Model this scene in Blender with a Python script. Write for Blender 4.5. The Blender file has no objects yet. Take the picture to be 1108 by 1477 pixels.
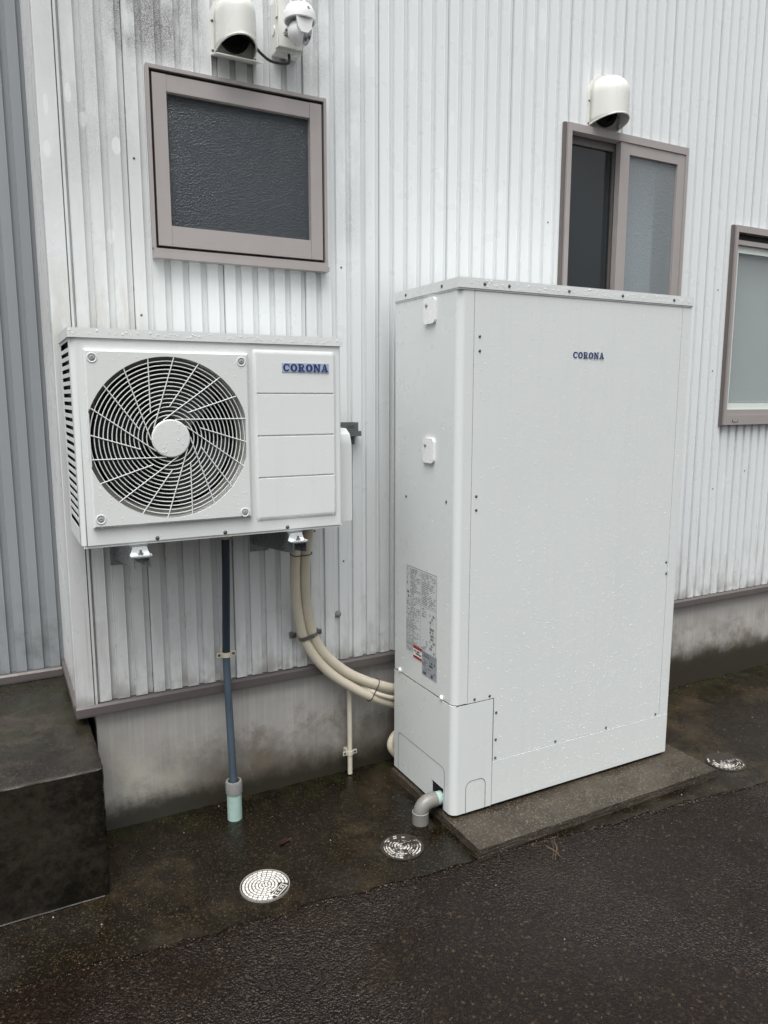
import bpy, bmesh, math, random
from mathutils import Vector, Matrix
random.seed(7)
R = math.radians
scene = bpy.context.scene
COL = scene.collection

# ------------------------------------------------------------------ camera
cam = bpy.data.cameras.new('camera')
cam.sensor_fit = 'VERTICAL'; cam.sensor_height = 36.0
cam.lens = 1071.78 / 1477 * 36.0
cam.clip_start = 0.05; cam.clip_end = 500
camo = bpy.data.objects.new('camera', cam); COL.objects.link(camo)
camo.location = (-1.312, -2.5284, 1.4704)
camo.rotation_euler = (math.pi / 2 - 0.1524, 0, -0.484)
scene.camera = camo
scene.render.resolution_x = 768; scene.render.resolution_y = 1024

# ------------------------------------------------------------------ sky, sun, exposure
SUN_EL, SUN_AZ = R(70), R(220)          # azimuth clockwise from +Y: in front of the wall, a little to the left
world = bpy.data.worlds.new('World'); scene.world = world; world.use_nodes = True
wn = world.node_tree; wn.nodes.clear()
sky = wn.nodes.new('ShaderNodeTexSky'); sky.sky_type = 'NISHITA'; sky.sun_disc = False
sky.sun_elevation = SUN_EL; sky.sun_rotation = SUN_AZ
sky.air_density = 1.0; sky.dust_density = 6.0; sky.ozone_density = 1.0
hsv = wn.nodes.new('ShaderNodeHueSaturation'); hsv.inputs['Saturation'].default_value = 0.12
bg = wn.nodes.new('ShaderNodeBackground'); bg.inputs['Strength'].default_value = 0.085
wo = wn.nodes.new('ShaderNodeOutputWorld')
wn.links.new(sky.outputs[0], hsv.inputs['Color']); wn.links.new(hsv.outputs[0], bg.inputs['Color'])
wn.links.new(bg.outputs[0], wo.inputs['Surface'])
sl = bpy.data.lights.new('sun', 'SUN'); sl.energy = 1.5; sl.angle = R(55); sl.color = (1.0, 0.985, 0.96)
so = bpy.data.objects.new('sun', sl); COL.objects.link(so)
sd = Vector((math.sin(SUN_AZ) * math.cos(SUN_EL), math.cos(SUN_AZ) * math.cos(SUN_EL), math.sin(SUN_EL)))
so.rotation_euler = (-sd).to_track_quat('-Z', 'Y').to_euler(); so.location = sd * 20
scene.view_settings.view_transform = 'Standard'; scene.view_settings.look = 'None'
scene.view_settings.exposure = 1.2; scene.view_settings.gamma = 1.0
scene.view_settings.use_curve_mapping = False
scene.cycles.max_bounces = 6; scene.cycles.diffuse_bounces = 3; scene.cycles.glossy_bounces = 2; scene.cycles.transmission_bounces = 4; scene.cycles.transparent_max_bounces = 6

# ------------------------------------------------------------------ node helpers
class NT:
    def __init__(s, name):
        s.mat = bpy.data.materials.new(name); s.mat.use_nodes = True
        s.t = s.mat.node_tree; s.t.nodes.clear()
        s.out = s.t.nodes.new('ShaderNodeOutputMaterial')
        s._pos = None
    def n(s, typ, props=None, **inp):
        nd = s.t.nodes.new('ShaderNode' + typ)
        for k, v in (props or {}).items(): setattr(nd, k, v)
        for k, v in inp.items():
            key = int(k[1:]) if k[0] == 'i' and k[1:].isdigit() else k.replace('_', ' ')
            s.set(nd.inputs[key], v)
        return nd
    def set(s, sock, v):
        if isinstance(v, bpy.types.NodeSocket): s.t.links.new(v, sock)
        elif isinstance(v, bpy.types.Node): s.t.links.new(v.outputs[0], sock)
        else:
            if sock.type == 'RGBA' and len(v) == 3: v = (*v, 1)
            sock.default_value = v
    @property
    def pos(s):
        if s._pos is None: s._pos = s.n('NewGeometry').outputs['Position']
        return s._pos
    def xyz(s):
        sp = s.n('SeparateXYZ', Vector=s.pos); return sp.outputs[0], sp.outputs[1], sp.outputs[2]
    def scaled(s, v): return s.n('VectorMath', {'operation': 'MULTIPLY'}, i0=s.pos, i1=v).outputs[0]
    def noise(s, scale, detail=4, rough=.55, vec=None, dist=0):
        return s.n('TexNoise', Vector=vec or s.pos, Scale=scale, Detail=detail, Roughness=rough, Distortion=dist).outputs[0]
    def voro(s, scale, feature='F1', vec=None, out=0, rand=1.0):
        return s.n('TexVoronoi', {'feature': feature}, Vector=vec or s.pos, Scale=scale, Randomness=rand).outputs[out]
    def m(s, op, a, b=0.0, clamp=False):
        return s.n('Math', {'operation': op, 'use_clamp': clamp}, i0=a, i1=b).outputs[0]
    def ss(s, v, a, b, lo=0.0, hi=1.0):
        return s.n('MapRange', {'interpolation_type': 'SMOOTHSTEP'}, Value=v, From_Min=a, From_Max=b, To_Min=lo, To_Max=hi).outputs[0]
    def mix(s, f, a, b, blend='MIX'):
        nd = s.t.nodes.new('ShaderNodeMix'); nd.data_type = 'RGBA'; nd.blend_type = blend
        s.set(nd.inputs[0], f); s.set(nd.inputs[6], a); s.set(nd.inputs[7], b)
        return nd.outputs[2]
    def bump(s, h, strength=.3, dist=.002, normal=None):
        nd = s.n('Bump', Height=h, Strength=strength, Distance=dist)
        if normal: s.set(nd.inputs['Normal'], normal)
        return nd.outputs[0]
    def pbsdf(s, **k):
        nd = s.n('BsdfPrincipled', None, **k); s.t.links.new(nd.outputs[0], s.out.inputs[0]); return nd
    def surf(s, nd): s.t.links.new(nd.outputs[0] if isinstance(nd, bpy.types.Node) else nd, s.out.inputs[0])

MAT = {}
def simple(name, col, rough=.5, metal=0.0, var=.06, vs=30, bump=0.0, bs=300, spec=.5):
    g = NT(name)
    nz = g.noise(vs, 5)
    a = tuple(c * (1 - var) for c in col); b = tuple(min(1, c * (1 + var)) for c in col)
    c = g.mix(nz, a, b)
    rr = g.ss(g.noise(vs * 1.7, 3), .3, .7, max(.02, rough - .07), min(1, rough + .07))
    k = dict(Base_Color=c, Roughness=rr, Metallic=metal)
    if bump: k['Normal'] = g.bump(g.noise(bs, 4), bump, .001)
    p = g.pbsdf(**k); p.inputs['Specular IOR Level'].default_value = spec
    MAT[name] = g.mat
    return MAT[name]

def siding_white():
    g = NT('siding_white'); x, y, z = g.xyz()
    base = g.mix(g.noise(1.3, 3), (.66, .69, .695), (.71, .735, .74))
    st = g.noise(1.0, 4, .6, g.scaled((38, 38, 1.1)))
    base = g.mix(g.m('MULTIPLY', g.ss(st, .45, .8, 0, .28), g.ss(x, .1, -.7, .35, 1)), base, (.55, .57, .575))
    # warm weathering by the corner
    left = g.ss(x, -.55, -1.02)
    w = g.m('MULTIPLY', left, g.ss(g.noise(5.0, 4, .65, g.scaled((1, 1, .45))), .3, .7, .25, .95))
    base = g.mix(g.m('MULTIPLY', w, .55), base, (.46, .455, .445))
    bg_ = g.m('MULTIPLY', g.m('MULTIPLY', g.ss(x, -.75, -.95), g.m('MULTIPLY', g.ss(z, 1.95, 1.72), g.ss(z, 1.55, 1.65))), g.ss(g.noise(10, 5, .7, g.scaled((3, 3, .6))), .42, .62))
    base = g.mix(g.m('MULTIPLY', bg_, .45), base, (.42, .40, .35))
    # soot specks near the top-left vent
    def box(x0, x1, z0, z1, e):
        a = g.m('MULTIPLY', g.ss(x, x0 - e, x0 + e), g.ss(x, x1 + e, x1 - e))
        b = g.m('MULTIPLY', g.ss(z, z0 - e, z0 + e), g.ss(z, z1 + e, z1 - e)); return g.m('MULTIPLY', a, b)
    mk = g.m('MAXIMUM', box(-.93, -.64, 2.50, 3.6, .06), g.m('MULTIPLY', box(-.43, -.2, 2.5, 2.9, .09), .5))
    mk = g.m('MAXIMUM', mk, g.m('MULTIPLY', box(-1.06, -.86, 2.15, 2.9, .12), .38))
    mk = g.m('MAXIMUM', mk, g.m('MULTIPLY', box(-.2, -.08, 2.0, 2.6, .07), .3))
    mk = g.m('MULTIPLY', mk, g.ss(g.noise(7, 4, .6, g.scaled((2.5, 2.5, 1))), .25, .6))
    sp = g.ss(g.noise(330, 1, .7), .36, .62)
    base = g.mix(g.m('MULTIPLY', mk, g.m('ADD', g.m('MULTIPLY', sp, .6), .36)), base, (.17, .16, .165))
    # lower wall grime and runs
    lo = g.m('MULTIPLY', g.ss(z, .85, .47), g.ss(g.noise(9, 4, .65, g.scaled((3, 3, .8))), .4, .72))
    base = g.mix(g.m('MULTIPLY', lo, .55), base, (.33, .31, .29))
    lo2 = g.m('MULTIPLY', g.ss(z, .54, .47), g.ss(g.noise(14, 4), .38, .62))
    base = g.mix(g.m('MULTIPLY', lo2, .6), base, (.2, .18, .165))
    rn = g.m('MULTIPLY', g.ss(g.noise(1, 3, .5, g.scaled((90, 90, 1.6))), .6, .74), g.ss(z, 1.5, .6))
    base = g.mix(g.m('MULTIPLY', rn, .4), base, (.28, .255, .24))
    # oval touch-up spots of newer paint
    acc = None
    for px, pz, rx, rz in [(-1.043, 2.357, .009, .027), (-1.005, 2.293, .011, .022), (-.914, 2.229, .014, .026), (-.944, 1.964, .011, .022),
                           (-.098, 2.638, .012, .034), (.118, 2.673, .012, .042), (.295, 2.502, .01, .026), (.522, 2.248, .013, .028),
                           (.657, 2.853, .016, .05), (.706, 2.913, .02, .06), (.249, 2.302, .01, .025), (-1.106, 2.313, .007, .03), (-1.11, 2.19, .01, .025), (1.72, 1.75, .012, .04), (1.95, 1.05, .016, .06)]:
        ex = g.m('POWER', g.m('DIVIDE', g.m('SUBTRACT', x, px), rx), 2.0)
        ez = g.m('POWER', g.m('DIVIDE', g.m('SUBTRACT', z, pz), rz), 2.0)
        e = g.ss(g.m('ADD', ex, ez), 1.15, .8)
        acc = e if acc is None else g.m('MAXIMUM', acc, e)
    base = g.mix(g.m('MULTIPLY', acc, .5), base, (.77, .795, .795))
    g.pbsdf(Base_Color=base, Roughness=g.ss(g.noise(12, 2), .3, .7, .26, .42))
    MAT['siding_white'] = g.mat

def siding_grey():
    g = NT('siding_grey'); x, y, z = g.xyz()
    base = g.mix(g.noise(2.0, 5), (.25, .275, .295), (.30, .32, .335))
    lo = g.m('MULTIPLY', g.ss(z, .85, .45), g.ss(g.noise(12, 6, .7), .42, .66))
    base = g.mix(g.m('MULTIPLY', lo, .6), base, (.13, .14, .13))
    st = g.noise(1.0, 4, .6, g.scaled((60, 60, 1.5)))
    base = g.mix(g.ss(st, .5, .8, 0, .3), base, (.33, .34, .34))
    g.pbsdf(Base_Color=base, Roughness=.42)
    MAT['siding_grey'] = g.mat

def foundation_mat():
    g = NT('foundation_concrete'); x, y, z = g.xyz()
    base = g.mix(g.noise(4, 6, .65), (.29, .277, .262), (.45, .435, .412))
    st = g.noise(1, 4, .6, g.scaled((70, 70, 2.2)))
    base = g.mix(g.ss(st, .42, .75, 0, .5), base, (.50, .485, .46))
    bl = g.m('MULTIPLY', g.ss(g.noise(5.5, 5, .6), .5, .68), g.ss(z, .36, .12))
    base = g.mix(g.m('MULTIPLY', bl, .7), base, (.46, .43, .38))
    ef = g.m('MULTIPLY', g.m('MULTIPLY', g.ss(x, -1.08, -.98), g.ss(x, -.68, -.82)), g.m('MULTIPLY', g.ss(z, .04, .1), g.ss(z, .3, .14)))
    base = g.mix(g.m('MULTIPLY', ef, g.ss(g.noise(9, 6, .7), .35, .6, 0, .8)), base, (.55, .53, .46))
    n1 = g.noise(3.0, 6, .68); n2 = g.noise(11, 6, .7)
    wet = g.ss(g.m('ADD', g.m('ADD', z, g.m('MULTIPLY', n1, -.55)), g.m('MULTIPLY', n2, -.12)), -.02, -.24)
    wet = g.m('MULTIPLY', wet, g.ss(x, -1.02, -.62, .1, 1))
    base = g.mix(g.m('MULTIPLY', wet, .8), base, (.085, .073, .055))
    mot = g.m('MULTIPLY', g.m('MULTIPLY', g.ss(g.noise(5.2, 6, .72), .46, .64), g.ss(z, .42, .2)), g.ss(x, -.8, -.45, .25, 1))
    base = g.mix(g.m('MULTIPLY', mot, .7), base, (.135, .112, .082))
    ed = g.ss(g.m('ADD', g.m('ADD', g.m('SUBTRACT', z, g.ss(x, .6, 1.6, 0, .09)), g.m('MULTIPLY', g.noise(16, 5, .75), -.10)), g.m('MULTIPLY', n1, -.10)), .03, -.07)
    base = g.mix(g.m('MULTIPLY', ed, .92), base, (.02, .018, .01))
    h = g.m('ADD', g.noise(40, 6, .6), g.m('MULTIPLY', g.noise(300, 2), .25))
    g.pbsdf(Base_Color=base, Roughness=g.ss(z, .05, .25, .45, .8), Normal=g.bump(h, .35, .004))
    MAT['foundation_concrete'] = g.mat

def wet_concrete(name, a, b, tan, grit=.5, dark_below=False):
    g = NT(name); x, y, z = g.xyz()
    base = g.mix(g.ss(g.noise(3.2, 7, .65), .32, .68), a, b)
    base = g.mix(g.m('MULTIPLY', g.ss(g.noise(2.1, 6, .7), .48, .68), .85), base, tan)
    moss = g.m('MULTIPLY', g.ss(y, -.22, -.02), g.ss(g.noise(11, 6, .7), .42, .62))
    base = g.mix(g.m('MULTIPLY', moss, .75), base, (.016, .018, .006))
    ag = g.voro(260, 'F1', out=1); sv = g.n('SeparateColor', Color=ag).outputs[0]
    base = g.mix(g.m('MULTIPLY', g.ss(sv, .8, .98), grit), base, tuple(min(1, c*2.2) for c in tan))
    base = g.mix(g.m('MULTIPLY', g.ss(g.noise(420, 2), .5, .75), .4), base, tan)
    if dark_below:
        below_top = g.m('MULTIPLY', g.ss(g.m('ADD', z, g.m('MULTIPLY', g.noise(25, 5, .7), .012)), .413, .404), g.ss(g.noise(6, 5, .6), .25, .45, .8, 1))  # mottled darker colour everywhere below the top edge of the block
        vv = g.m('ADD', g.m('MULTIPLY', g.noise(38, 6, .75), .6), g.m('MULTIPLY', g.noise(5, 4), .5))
        base = g.mix(below_top, base, g.mix(g.ss(vv, .42, .68), (.005, .004, .0026), (.023, .019, .0135)))
    rough = g.ss(g.noise(2.6, 5, .65), .38, .62, .1, .5)
    h = g.m('ADD', g.m('MULTIPLY', g.noise(190, 4, .7), .9), g.noise(22, 5))
    p = g.pbsdf(Base_Color=base, Roughness=rough, Normal=g.bump(h, g.ss(g.noise(2.6, 5, .65), .4, .6, .14, .45), .004)); p.inputs['Specular IOR Level'].default_value = .3
    MAT[name] = g.mat

def asphalt():
    g = NT('wet_asphalt'); x, y, z = g.xyz()
    base = g.mix(g.noise(1.4, 6, .65), (.0032, .0017, .001), (.0082, .0046, .0028))
    ag = g.n('SeparateColor', Color=g.voro(150, 'F1', out=1)).outputs[0]
    base = g.mix(g.ss(ag, .5, 1.0, 0, .5), base, (.026, .0165, .0105))
    base = g.mix(g.ss(ag, .965, .985, 0, .6), base, (.05, .034, .022))
    base = g.mix(g.m('MULTIPLY', g.ss(g.noise(1.1, 5, .6), .5, .68), .5), base, (.024, .0172, .0115))
    d1 = g.voro(180, 'F1'); d2 = g.voro(100, 'F1')
    h = g.m('ADD', g.m('MULTIPLY', d1, -1.0), g.m('ADD', g.m('MULTIPLY', d2, -.8), g.m('MULTIPLY', g.noise(500, 1), .3)))
    rough = g.ss(g.noise(.9, 4), .38, .62, .1, .32)
    p = g.pbsdf(Base_Color=base, Roughness=rough, Normal=g.bump(h, g.ss(g.noise(.9, 4), .38, .62, .22, .95), .005)); p.inputs['Specular IOR Level'].default_value = .25
    MAT['wet_asphalt'] = g.mat

def paint(name, a, b, rough=.36):
    g = NT(name)
    base = g.mix(g.noise(3, 4), a, b)
    dr = g.ss(g.noise(1, 4, .6, g.scaled((55, 55, 2))), .5, .8, 0, .14)
    base = g.mix(dr, base, tuple(c * .82 for c in a))
    g.pbsdf(Base_Color=base, Roughness=g.ss(g.noise(9, 3), .3, .7, rough - .06, rough + .08), Normal=g.bump(g.noise(1, 1, .5, g.scaled((2.6, 2.6, 1.4))), .25, .012))
    MAT[name] = g.mat

def glass(name, tint, trans, milk, milkcol, bump, bscale, rough=.08):
    """thin window glass: glossy coat over a mix of clear passage and a milky, patterned pane"""
    g = NT(name)
    nrm = g.bump(g.m('ADD', g.voro(bscale, 'F1'), g.m('MULTIPLY', g.noise(bscale * .35, 3), .6)), bump, .003) if bump else None
    tr = g.n('BsdfTransparent', Color=tint)
    df = g.n('BsdfTranslucent', Color=milkcol); d2 = g.n('BsdfDiffuse', Color=milkcol)
    dm = g.n('MixShader', i0=.5, i1=df, i2=d2)
    body = g.n('MixShader', i0=milk, i1=tr, i2=dm)
    gl = g.n('BsdfGlossy', Color=(1, 1, 1), Roughness=rough)
    fr = g.n('Fresnel', IOR=1.5)
    if nrm:
        for nd in (gl, fr, df, d2): g.set(nd.inputs['Normal'], nrm)
    bf = g.n('NewGeometry').outputs['Backfacing']
    g.surf(g.n('MixShader', i0=g.m('MULTIPLY', fr.outputs[0], g.m('SUBTRACT', 1.0, bf)), i1=body, i2=gl))
    MAT[name] = g.mat

def refr_glass(name, col, bump, bscale, rough):
    g = NT(name)
    h = g.m('ADD', g.voro(bscale, 'F1'), g.m('MULTIPLY', g.noise(bscale * .3, 4), 1.2))
    nrm = g.bump(h, bump, .003)
    tr = g.n('BsdfRefraction', Color=col, Roughness=rough, IOR=1.15, Normal=nrm)
    gl = g.n('BsdfGlossy', Color=(1, 1, 1), Roughness=.12, Normal=nrm)
    fr = g.n('Fresnel', IOR=1.5, Normal=nrm)
    bf = g.n('NewGeometry').outputs['Backfacing']
    g.surf(g.n('MixShader', i0=g.m('MULTIPLY', fr.outputs[0], g.m('SUBTRACT', 1.0, bf)), i1=tr, i2=gl))
    MAT[name] = g.mat

siding_white(); siding_grey(); foundation_mat(); asphalt()
wet_concrete('apron_concrete', (.0026, .0019, .0011), (.007, .0052, .0031), (.04, .029, .0155), .35)
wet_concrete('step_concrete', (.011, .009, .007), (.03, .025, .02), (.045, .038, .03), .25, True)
wet_concrete('pad_concrete', (.017, .0138, .0102), (.046, .038, .029), (.06, .05, .036), .8)
paint('cabinet_white', (.645, .675, .667), (.675, .703, .695))
paint('tank_white', (.61, .642, .633), (.638, .668, .659), .3)
paint('grille_white', (.62, .645, .635), (.66, .68, .67), .42)
paint('ivory_paint', (.62, .63, .59), (.69, .70, .66), .3)
glass('dark_glass', (.55, .6, .62), 1, .25, (.10, .115, .125), 0, 1, .06)
glass('frosted_glass', (.9, .93, .95), 1, .45, (.5, .54, .56), .4, 140, .15)
glass('clear_glass', (.93, .95, .95), 1, .35, (.6, .64, .645), .12, 90, .1)
glass('hammered_glass', (.55, .6, .65), 1, .6, (.13, .158, .178), .75, 200, .14)
simple('trim_brown', (.105, .093, .09), .45, var=.15, vs=14, bump=.1)
simple('frame_taupe', (.335, .308, .30), .35, metal=.1, var=.07, vs=12)
simple('frame_dark', (.13, .115, .11), .4, metal=.1)
simple('frame_black', (.02, .02, .02), .6)
simple('room_dark', (.055, .06, .065), .9)
simple('curtain', (.75, .77, .78), .9)
simple('screen_mesh', (.085, .095, .1), .8)
simple('blind_white', (.86, .88, .88), .6)
simple('sash_pale', (.6, .66, .62), .45)
simple('black_inside', (.003, .003, .003), .8)
simple('fan_black', (.006, .0065, .0075), .5)
simple('fin_dark', (.03, .03, .03), .6)
simple('screw_metal', (.1, .1, .1), .4, metal=.6)
simple('screw_white', (.78, .78, .78), .3)
simple('seam_dark', (.035, .037, .037), .7)
simple('galvanised', (.26, .28, .29), .3, metal=.85, var=.2, vs=60)
simple('bright_zinc', (.85, .87, .88), .18, metal=.6, var=.1)
simple('steel_band', (.3, .29, .28), .3, metal=.9, var=.2)
simple('bracket_grey', (.09, .105, .105), .5)
simple('logo_blue', (.012, .03, .13), .4)
simple('badge_grey', (.33, .39, .5), .4)
simple('hose_cream', (.58, .53, .425), .7, var=.1, vs=20, bump=.5, bs=500)
simple('tie_black', (.012, .012, .012), .5)
simple('clip_ivory', (.6, .56, .45), .45, var=.12)
simple('pipe_navy', (.055, .08, .108), .45, var=.4, vs=10)
simple('pipe_shade_wet', (.016, .026, .042), .45, var=.4, vs=10)  # same navy pipe, with shade and wet darkening put into the colour
simple('pipe_ivory', (.6, .56, .46), .45, var=.1)
simple('pipe_turquoise', (.34, .48, .44), .5, var=.2, vs=40)
simple('pvc_grey', (.17, .166, .152), .38, var=.1)
simple('collar_grey', (.2, .2, .195), .55, var=.2, vs=50, bump=.3)
simple('label_print', (.17, .18, .18), .6)
simple('label_paper', (.52, .55, .545), .5)
simple('label_silver', (.28, .31, .34), .4)
simple('label_red', (.33, .02, .03), .5)
simple('label_white', (.72, .72, .7), .5)
simple('label_ink', (.05, .055, .065), .6)
simple('camera_white', (.76, .77, .77), .25)
simple('lens_grey', (.3, .31, .33), .3)
simple('lens_black', (.01, .01, .012), .1)
simple('cover_block', (.54, .53, .5), .55, var=.35, vs=60)
simple('cover_base', (.017, .0135, .0095), .6, var=.4, vs=50)
simple('cover_rim', (.22, .21, .19), .5, var=.3, vs=60)
simple('leaf_brown', (.02, .005, .004), .3, var=.3)
simple('twig_tan', (.1, .07, .042), .6)
simple('grit_tan', (.075, .056, .038), .6, var=.5, vs=25)
simple('grit_pale', (.3, .27, .22), .6, var=.3, vs=25)
simple('lamp_yellow', (.75, .6, .25), .4)
simple('bottle_green', (.05, .45, .15), .4)
def drop_mat():
    g = NT('pale_glint_drop')
    p = g.pbsdf(Base_Color=(.8, .83, .82), Roughness=.04); p.inputs['Coat Weight'].default_value = .6  # clear drops coloured pale, their bright glints put into the base colour
    MAT['pale_glint_drop'] = g.mat
drop_mat()
def worn_mat():
    g = NT('cover_worn')
    f = g.m('ADD', g.m('MULTIPLY', g.noise(16, 4, .6), .7), g.m('MULTIPLY', g.noise(120, 3, .6), .45))
    g.pbsdf(Base_Color=g.mix(g.ss(f, .5, .66), (.016, .012, .008), (.5, .48, .44)), Roughness=.5)
    MAT['cover_worn'] = g.mat
worn_mat()

# ------------------------------------------------------------------ object helpers
ORG = {}
def link(o, name, parent, world_org):
    COL.objects.link(o); ORG[o] = Vector(world_org)
    if parent is not None:
        o.parent = parent; o.location = Vector(world_org) - ORG[parent]
    else: o.location = world_org
    return o
def tag(o, label=None, cat=None, group=None, kind=None):
    if label: o['label'] = label
    if cat: o['category'] = cat
    if group: o['group'] = group
    if kind: o['kind'] = kind
    return o
def thing(name, loc, label, cat, group=None):
    o = bpy.data.objects.new(name, None); o.empty_display_size = .05
    link(o, name, None, loc); return tag(o, label, cat, group)
def mesh_obj(name, bm, mat, parent=None, org=None, smooth=None, bevel=0, seg=2):
    """bm is in world coordinates; the origin goes to its centre (or org)"""
    if bevel:
        ed = [e for e in bm.edges if len(e.link_faces) == 2 and e.calc_face_angle(0) > .6]
        bmesh.ops.bevel(bm, geom=ed, offset=bevel, segments=seg, profile=.6, affect='EDGES', clamp_overlap=True)
    bmesh.ops.recalc_face_normals(bm, faces=bm.faces)
    if org is None:
        mn = Vector([min(v.co[i] for v in bm.verts) for i in range(3)]); mx = Vector([max(v.co[i] for v in bm.verts) for i in range(3)])
        org = (mn + mx) / 2
    org = Vector(org)
    bmesh.ops.translate(bm, verts=bm.verts, vec=-org)
    me = bpy.data.meshes.new(name); bm.to_mesh(me); bm.free()
    me.materials.append(MAT[mat])
    if smooth is None: smooth = bevel > 0
    if smooth:
        me.shade_smooth(); me.set_sharp_from_angle(angle=R(38))
    o = bpy.data.objects.new(name, me)
    if bevel or name in ( 'side_panel', 'access_cover', 'pressed_panel'):
        wm = o.modifiers.new('weighted', 'WEIGHTED_NORMAL'); wm.keep_sharp = True; wm.weight = 90
    return link(o, name, parent, org)
def dup(o, name, parent, org):
    c = bpy.data.objects.new(name, o.data); return link(c, name, parent, org)
def B(): return bmesh.new()
def box(bm, x0, x1, y0, y1, z0, z1):
    v = [bm.verts.new(p) for p in [(x0,y0,z0),(x1,y0,z0),(x1,y1,z0),(x0,y1,z0),(x0,y0,z1),(x1,y0,z1),(x1,y1,z1),(x0,y1,z1)]]
    for f in [(0,3,2,1),(4,5,6,7),(0,1,5,4),(1,2,6,5),(2,3,7,6),(3,0,4,7)]: bm.faces.new([v[i] for i in f])
    return v
def boxo(name, x0, x1, y0, y1, z0, z1, mat, parent=None, bevel=0.0, seg=2):
    bm = B(); box(bm, x0, x1, y0, y1, z0, z1); return mesh_obj(name, bm, mat, parent, bevel=bevel, seg=seg)
def prism(bm, poly, a, b, axis=2):
    """polygon extruded along an axis; axis 2: poly is (x,y); axis 1: (x,z); axis 0: (y,z)"""
    def P(p, t):
        return (p[0], p[1], t) if axis == 2 else (p[0], t, p[1]) if axis == 1 else (t, p[0], p[1])
    lo = [bm.verts.new(P(p, a)) for p in poly]; hi = [bm.verts.new(P(p, b)) for p in poly]
    n = len(poly); bm.faces.new(lo[::-1]); bm.faces.new(hi)
    for i in range(n): bm.faces.new([lo[i], lo[(i+1) % n], hi[(i+1) % n], hi[i]])
def tube(bm, pts, r, n=12, cap=True, closed=False):
    pts = [Vector(p) for p in pts]; rings = []; N = len(pts)
    rr = r if isinstance(r, (list, tuple)) else [r] * N
    up = None
    for i, p in enumerate(pts):
        if closed: t = (pts[(i+1) % N] - pts[i-1]).normalized()
        else: t = (pts[min(i+1, N-1)] - pts[max(i-1, 0)]).normalized()
        if up is None: up = t.orthogonal().normalized()
        up = (up - t * up.dot(t)).normalized(); w = t.cross(up)
        rings.append([bm.verts.new(p + (up * math.cos(2*math.pi*k/n) + w * math.sin(2*math.pi*k/n)) * rr[i]) for k in range(n)])
    for i in range(N if closed else N - 1):
        a, b = rings[i], rings[(i+1) % N]
        off = 0
        if closed and i == N - 1:
            off = min(range(n), key=lambda o: (a[0].co - b[o].co).length)
        for k in range(n): bm.faces.new([a[k], a[(k+1) % n], b[(k+1+off) % n], b[(k+off) % n]])
    if cap and not closed: bm.faces.new(rings[0][::-1]); bm.faces.new(rings[-1])
def tubo(name, pts, r, mat, parent=None, n=12):
    bm = B(); tube(bm, pts, r, n); return mesh_obj(name, bm, mat, parent, smooth=True)
def spline(pts, k=8):
    P = [Vector(p) for p in pts]; P = [P[0]*2-P[1]] + P + [P[-1]*2-P[-2]]; out = []
    for i in range(1, len(P)-2):
        for j in range(k):
            t = j / k; a, b, c, d = P[i-1], P[i], P[i+1], P[i+2]
            out.append(.5*((2*b)+(c-a)*t+(2*a-5*b+4*c-d)*t*t+(3*b-a-3*c+d)*t**3))
    out.append(P[-2]); return out
def lathe(bm, prof, org, axis=(0,0,1), n=24):
    """prof: (radius, height) along axis from org"""
    ax = Vector(axis).normalized(); u = ax.orthogonal().normalized(); w = ax.cross(u); org = Vector(org); rings = []
    for r, h in prof:
        if r < 1e-6: rings.append([bm.verts.new(org + ax*h)])
        else: rings.append([bm.verts.new(org + ax*h + (u*math.cos(2*math.pi*k/n) + w*math.sin(2*math.pi*k/n))*r) for k in range(n)])
    for a, b in zip(rings, rings[1:]):
        for k in range(n):
            q = [a[k % len(a)], a[(k+1) % len(a)], b[(k+1) % len(b)], b[k % len(b)]]
            q = list(dict.fromkeys(q))
            if len(q) > 2: bm.faces.new(q)
def lathe_o(name, prof, org, mat, parent=None, axis=(0,0,1), n=24):
    bm = B(); lathe(bm, prof, org, axis, n); return mesh_obj(name, bm, mat, parent, smooth=True)
SCREW = {}
def screw(parent, p, axis='y', mat='screw_metal', r=.0045, name='screw'):
    key = (axis, mat, r); d = {'y': (0,-1,0), 'x': (-1,0,0)}[axis]
    if key in SCREW: return dup(SCREW[key], name, parent, p)
    bm = B(); lathe(bm, [(r*1.25, -.001), (r*1.25, .0008), (r, .0012), (r*.85, r*.55), (r*.4, r*.8), (0, r*.85)], (0,0,0), d, 10)
    o = mesh_obj(name, bm, mat, parent, org=(0,0,0), smooth=True)
    o.location = Vector(p) - ORG[parent]; ORG[o] = Vector(p); SCREW[key] = o; return o

# ------------------------------------------------------------------ ground
bm = B(); S = 120
v = [bm.verts.new(p) for p in [(-S,-S,-.006),(S,-S,-.006),(S,S,-.006),(-S,S,-.006)]]; bm.faces.new(v)
tag(mesh_obj('asphalt_ground', bm, 'wet_asphalt'), kind='structure')
def seam_y(x):
    pts = [(-6,-.35),(-1.392,-.613),(-.894,-.645),(-.424,-.69),(.02,-.72),(1.27,-.833),(6,-1.1)]
    for (a, ya), (b, yb) in zip(pts, pts[1:]):
        if a <= x <= b: return ya + (yb-ya)*(x-a)/(b-a)
bm = B(); top = []; bot = []; back = []
xs = [-4 + .02*i for i in range(451)]
for x in xs:
    j = seam_y(x) + random.uniform(-.006, .006) + .006*math.sin(x*9) + .004*math.sin(x*31)
    lift = .004*(math.sin(x*5.3)*.5+.5) if x < -.4 else 0
    bot.append(bm.verts.new((x, j-.004, -.02))); top.append(bm.verts.new((x, j, -.001))); back.append(bm.verts.new((x, .6, -.0)))
for i in range(len(xs)-1):
    bm.faces.new([bot[i], bot[i+1], top[i+1], top[i]]); bm.faces.new([top[i], top[i+1], back[i+1], back[i]])
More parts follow.
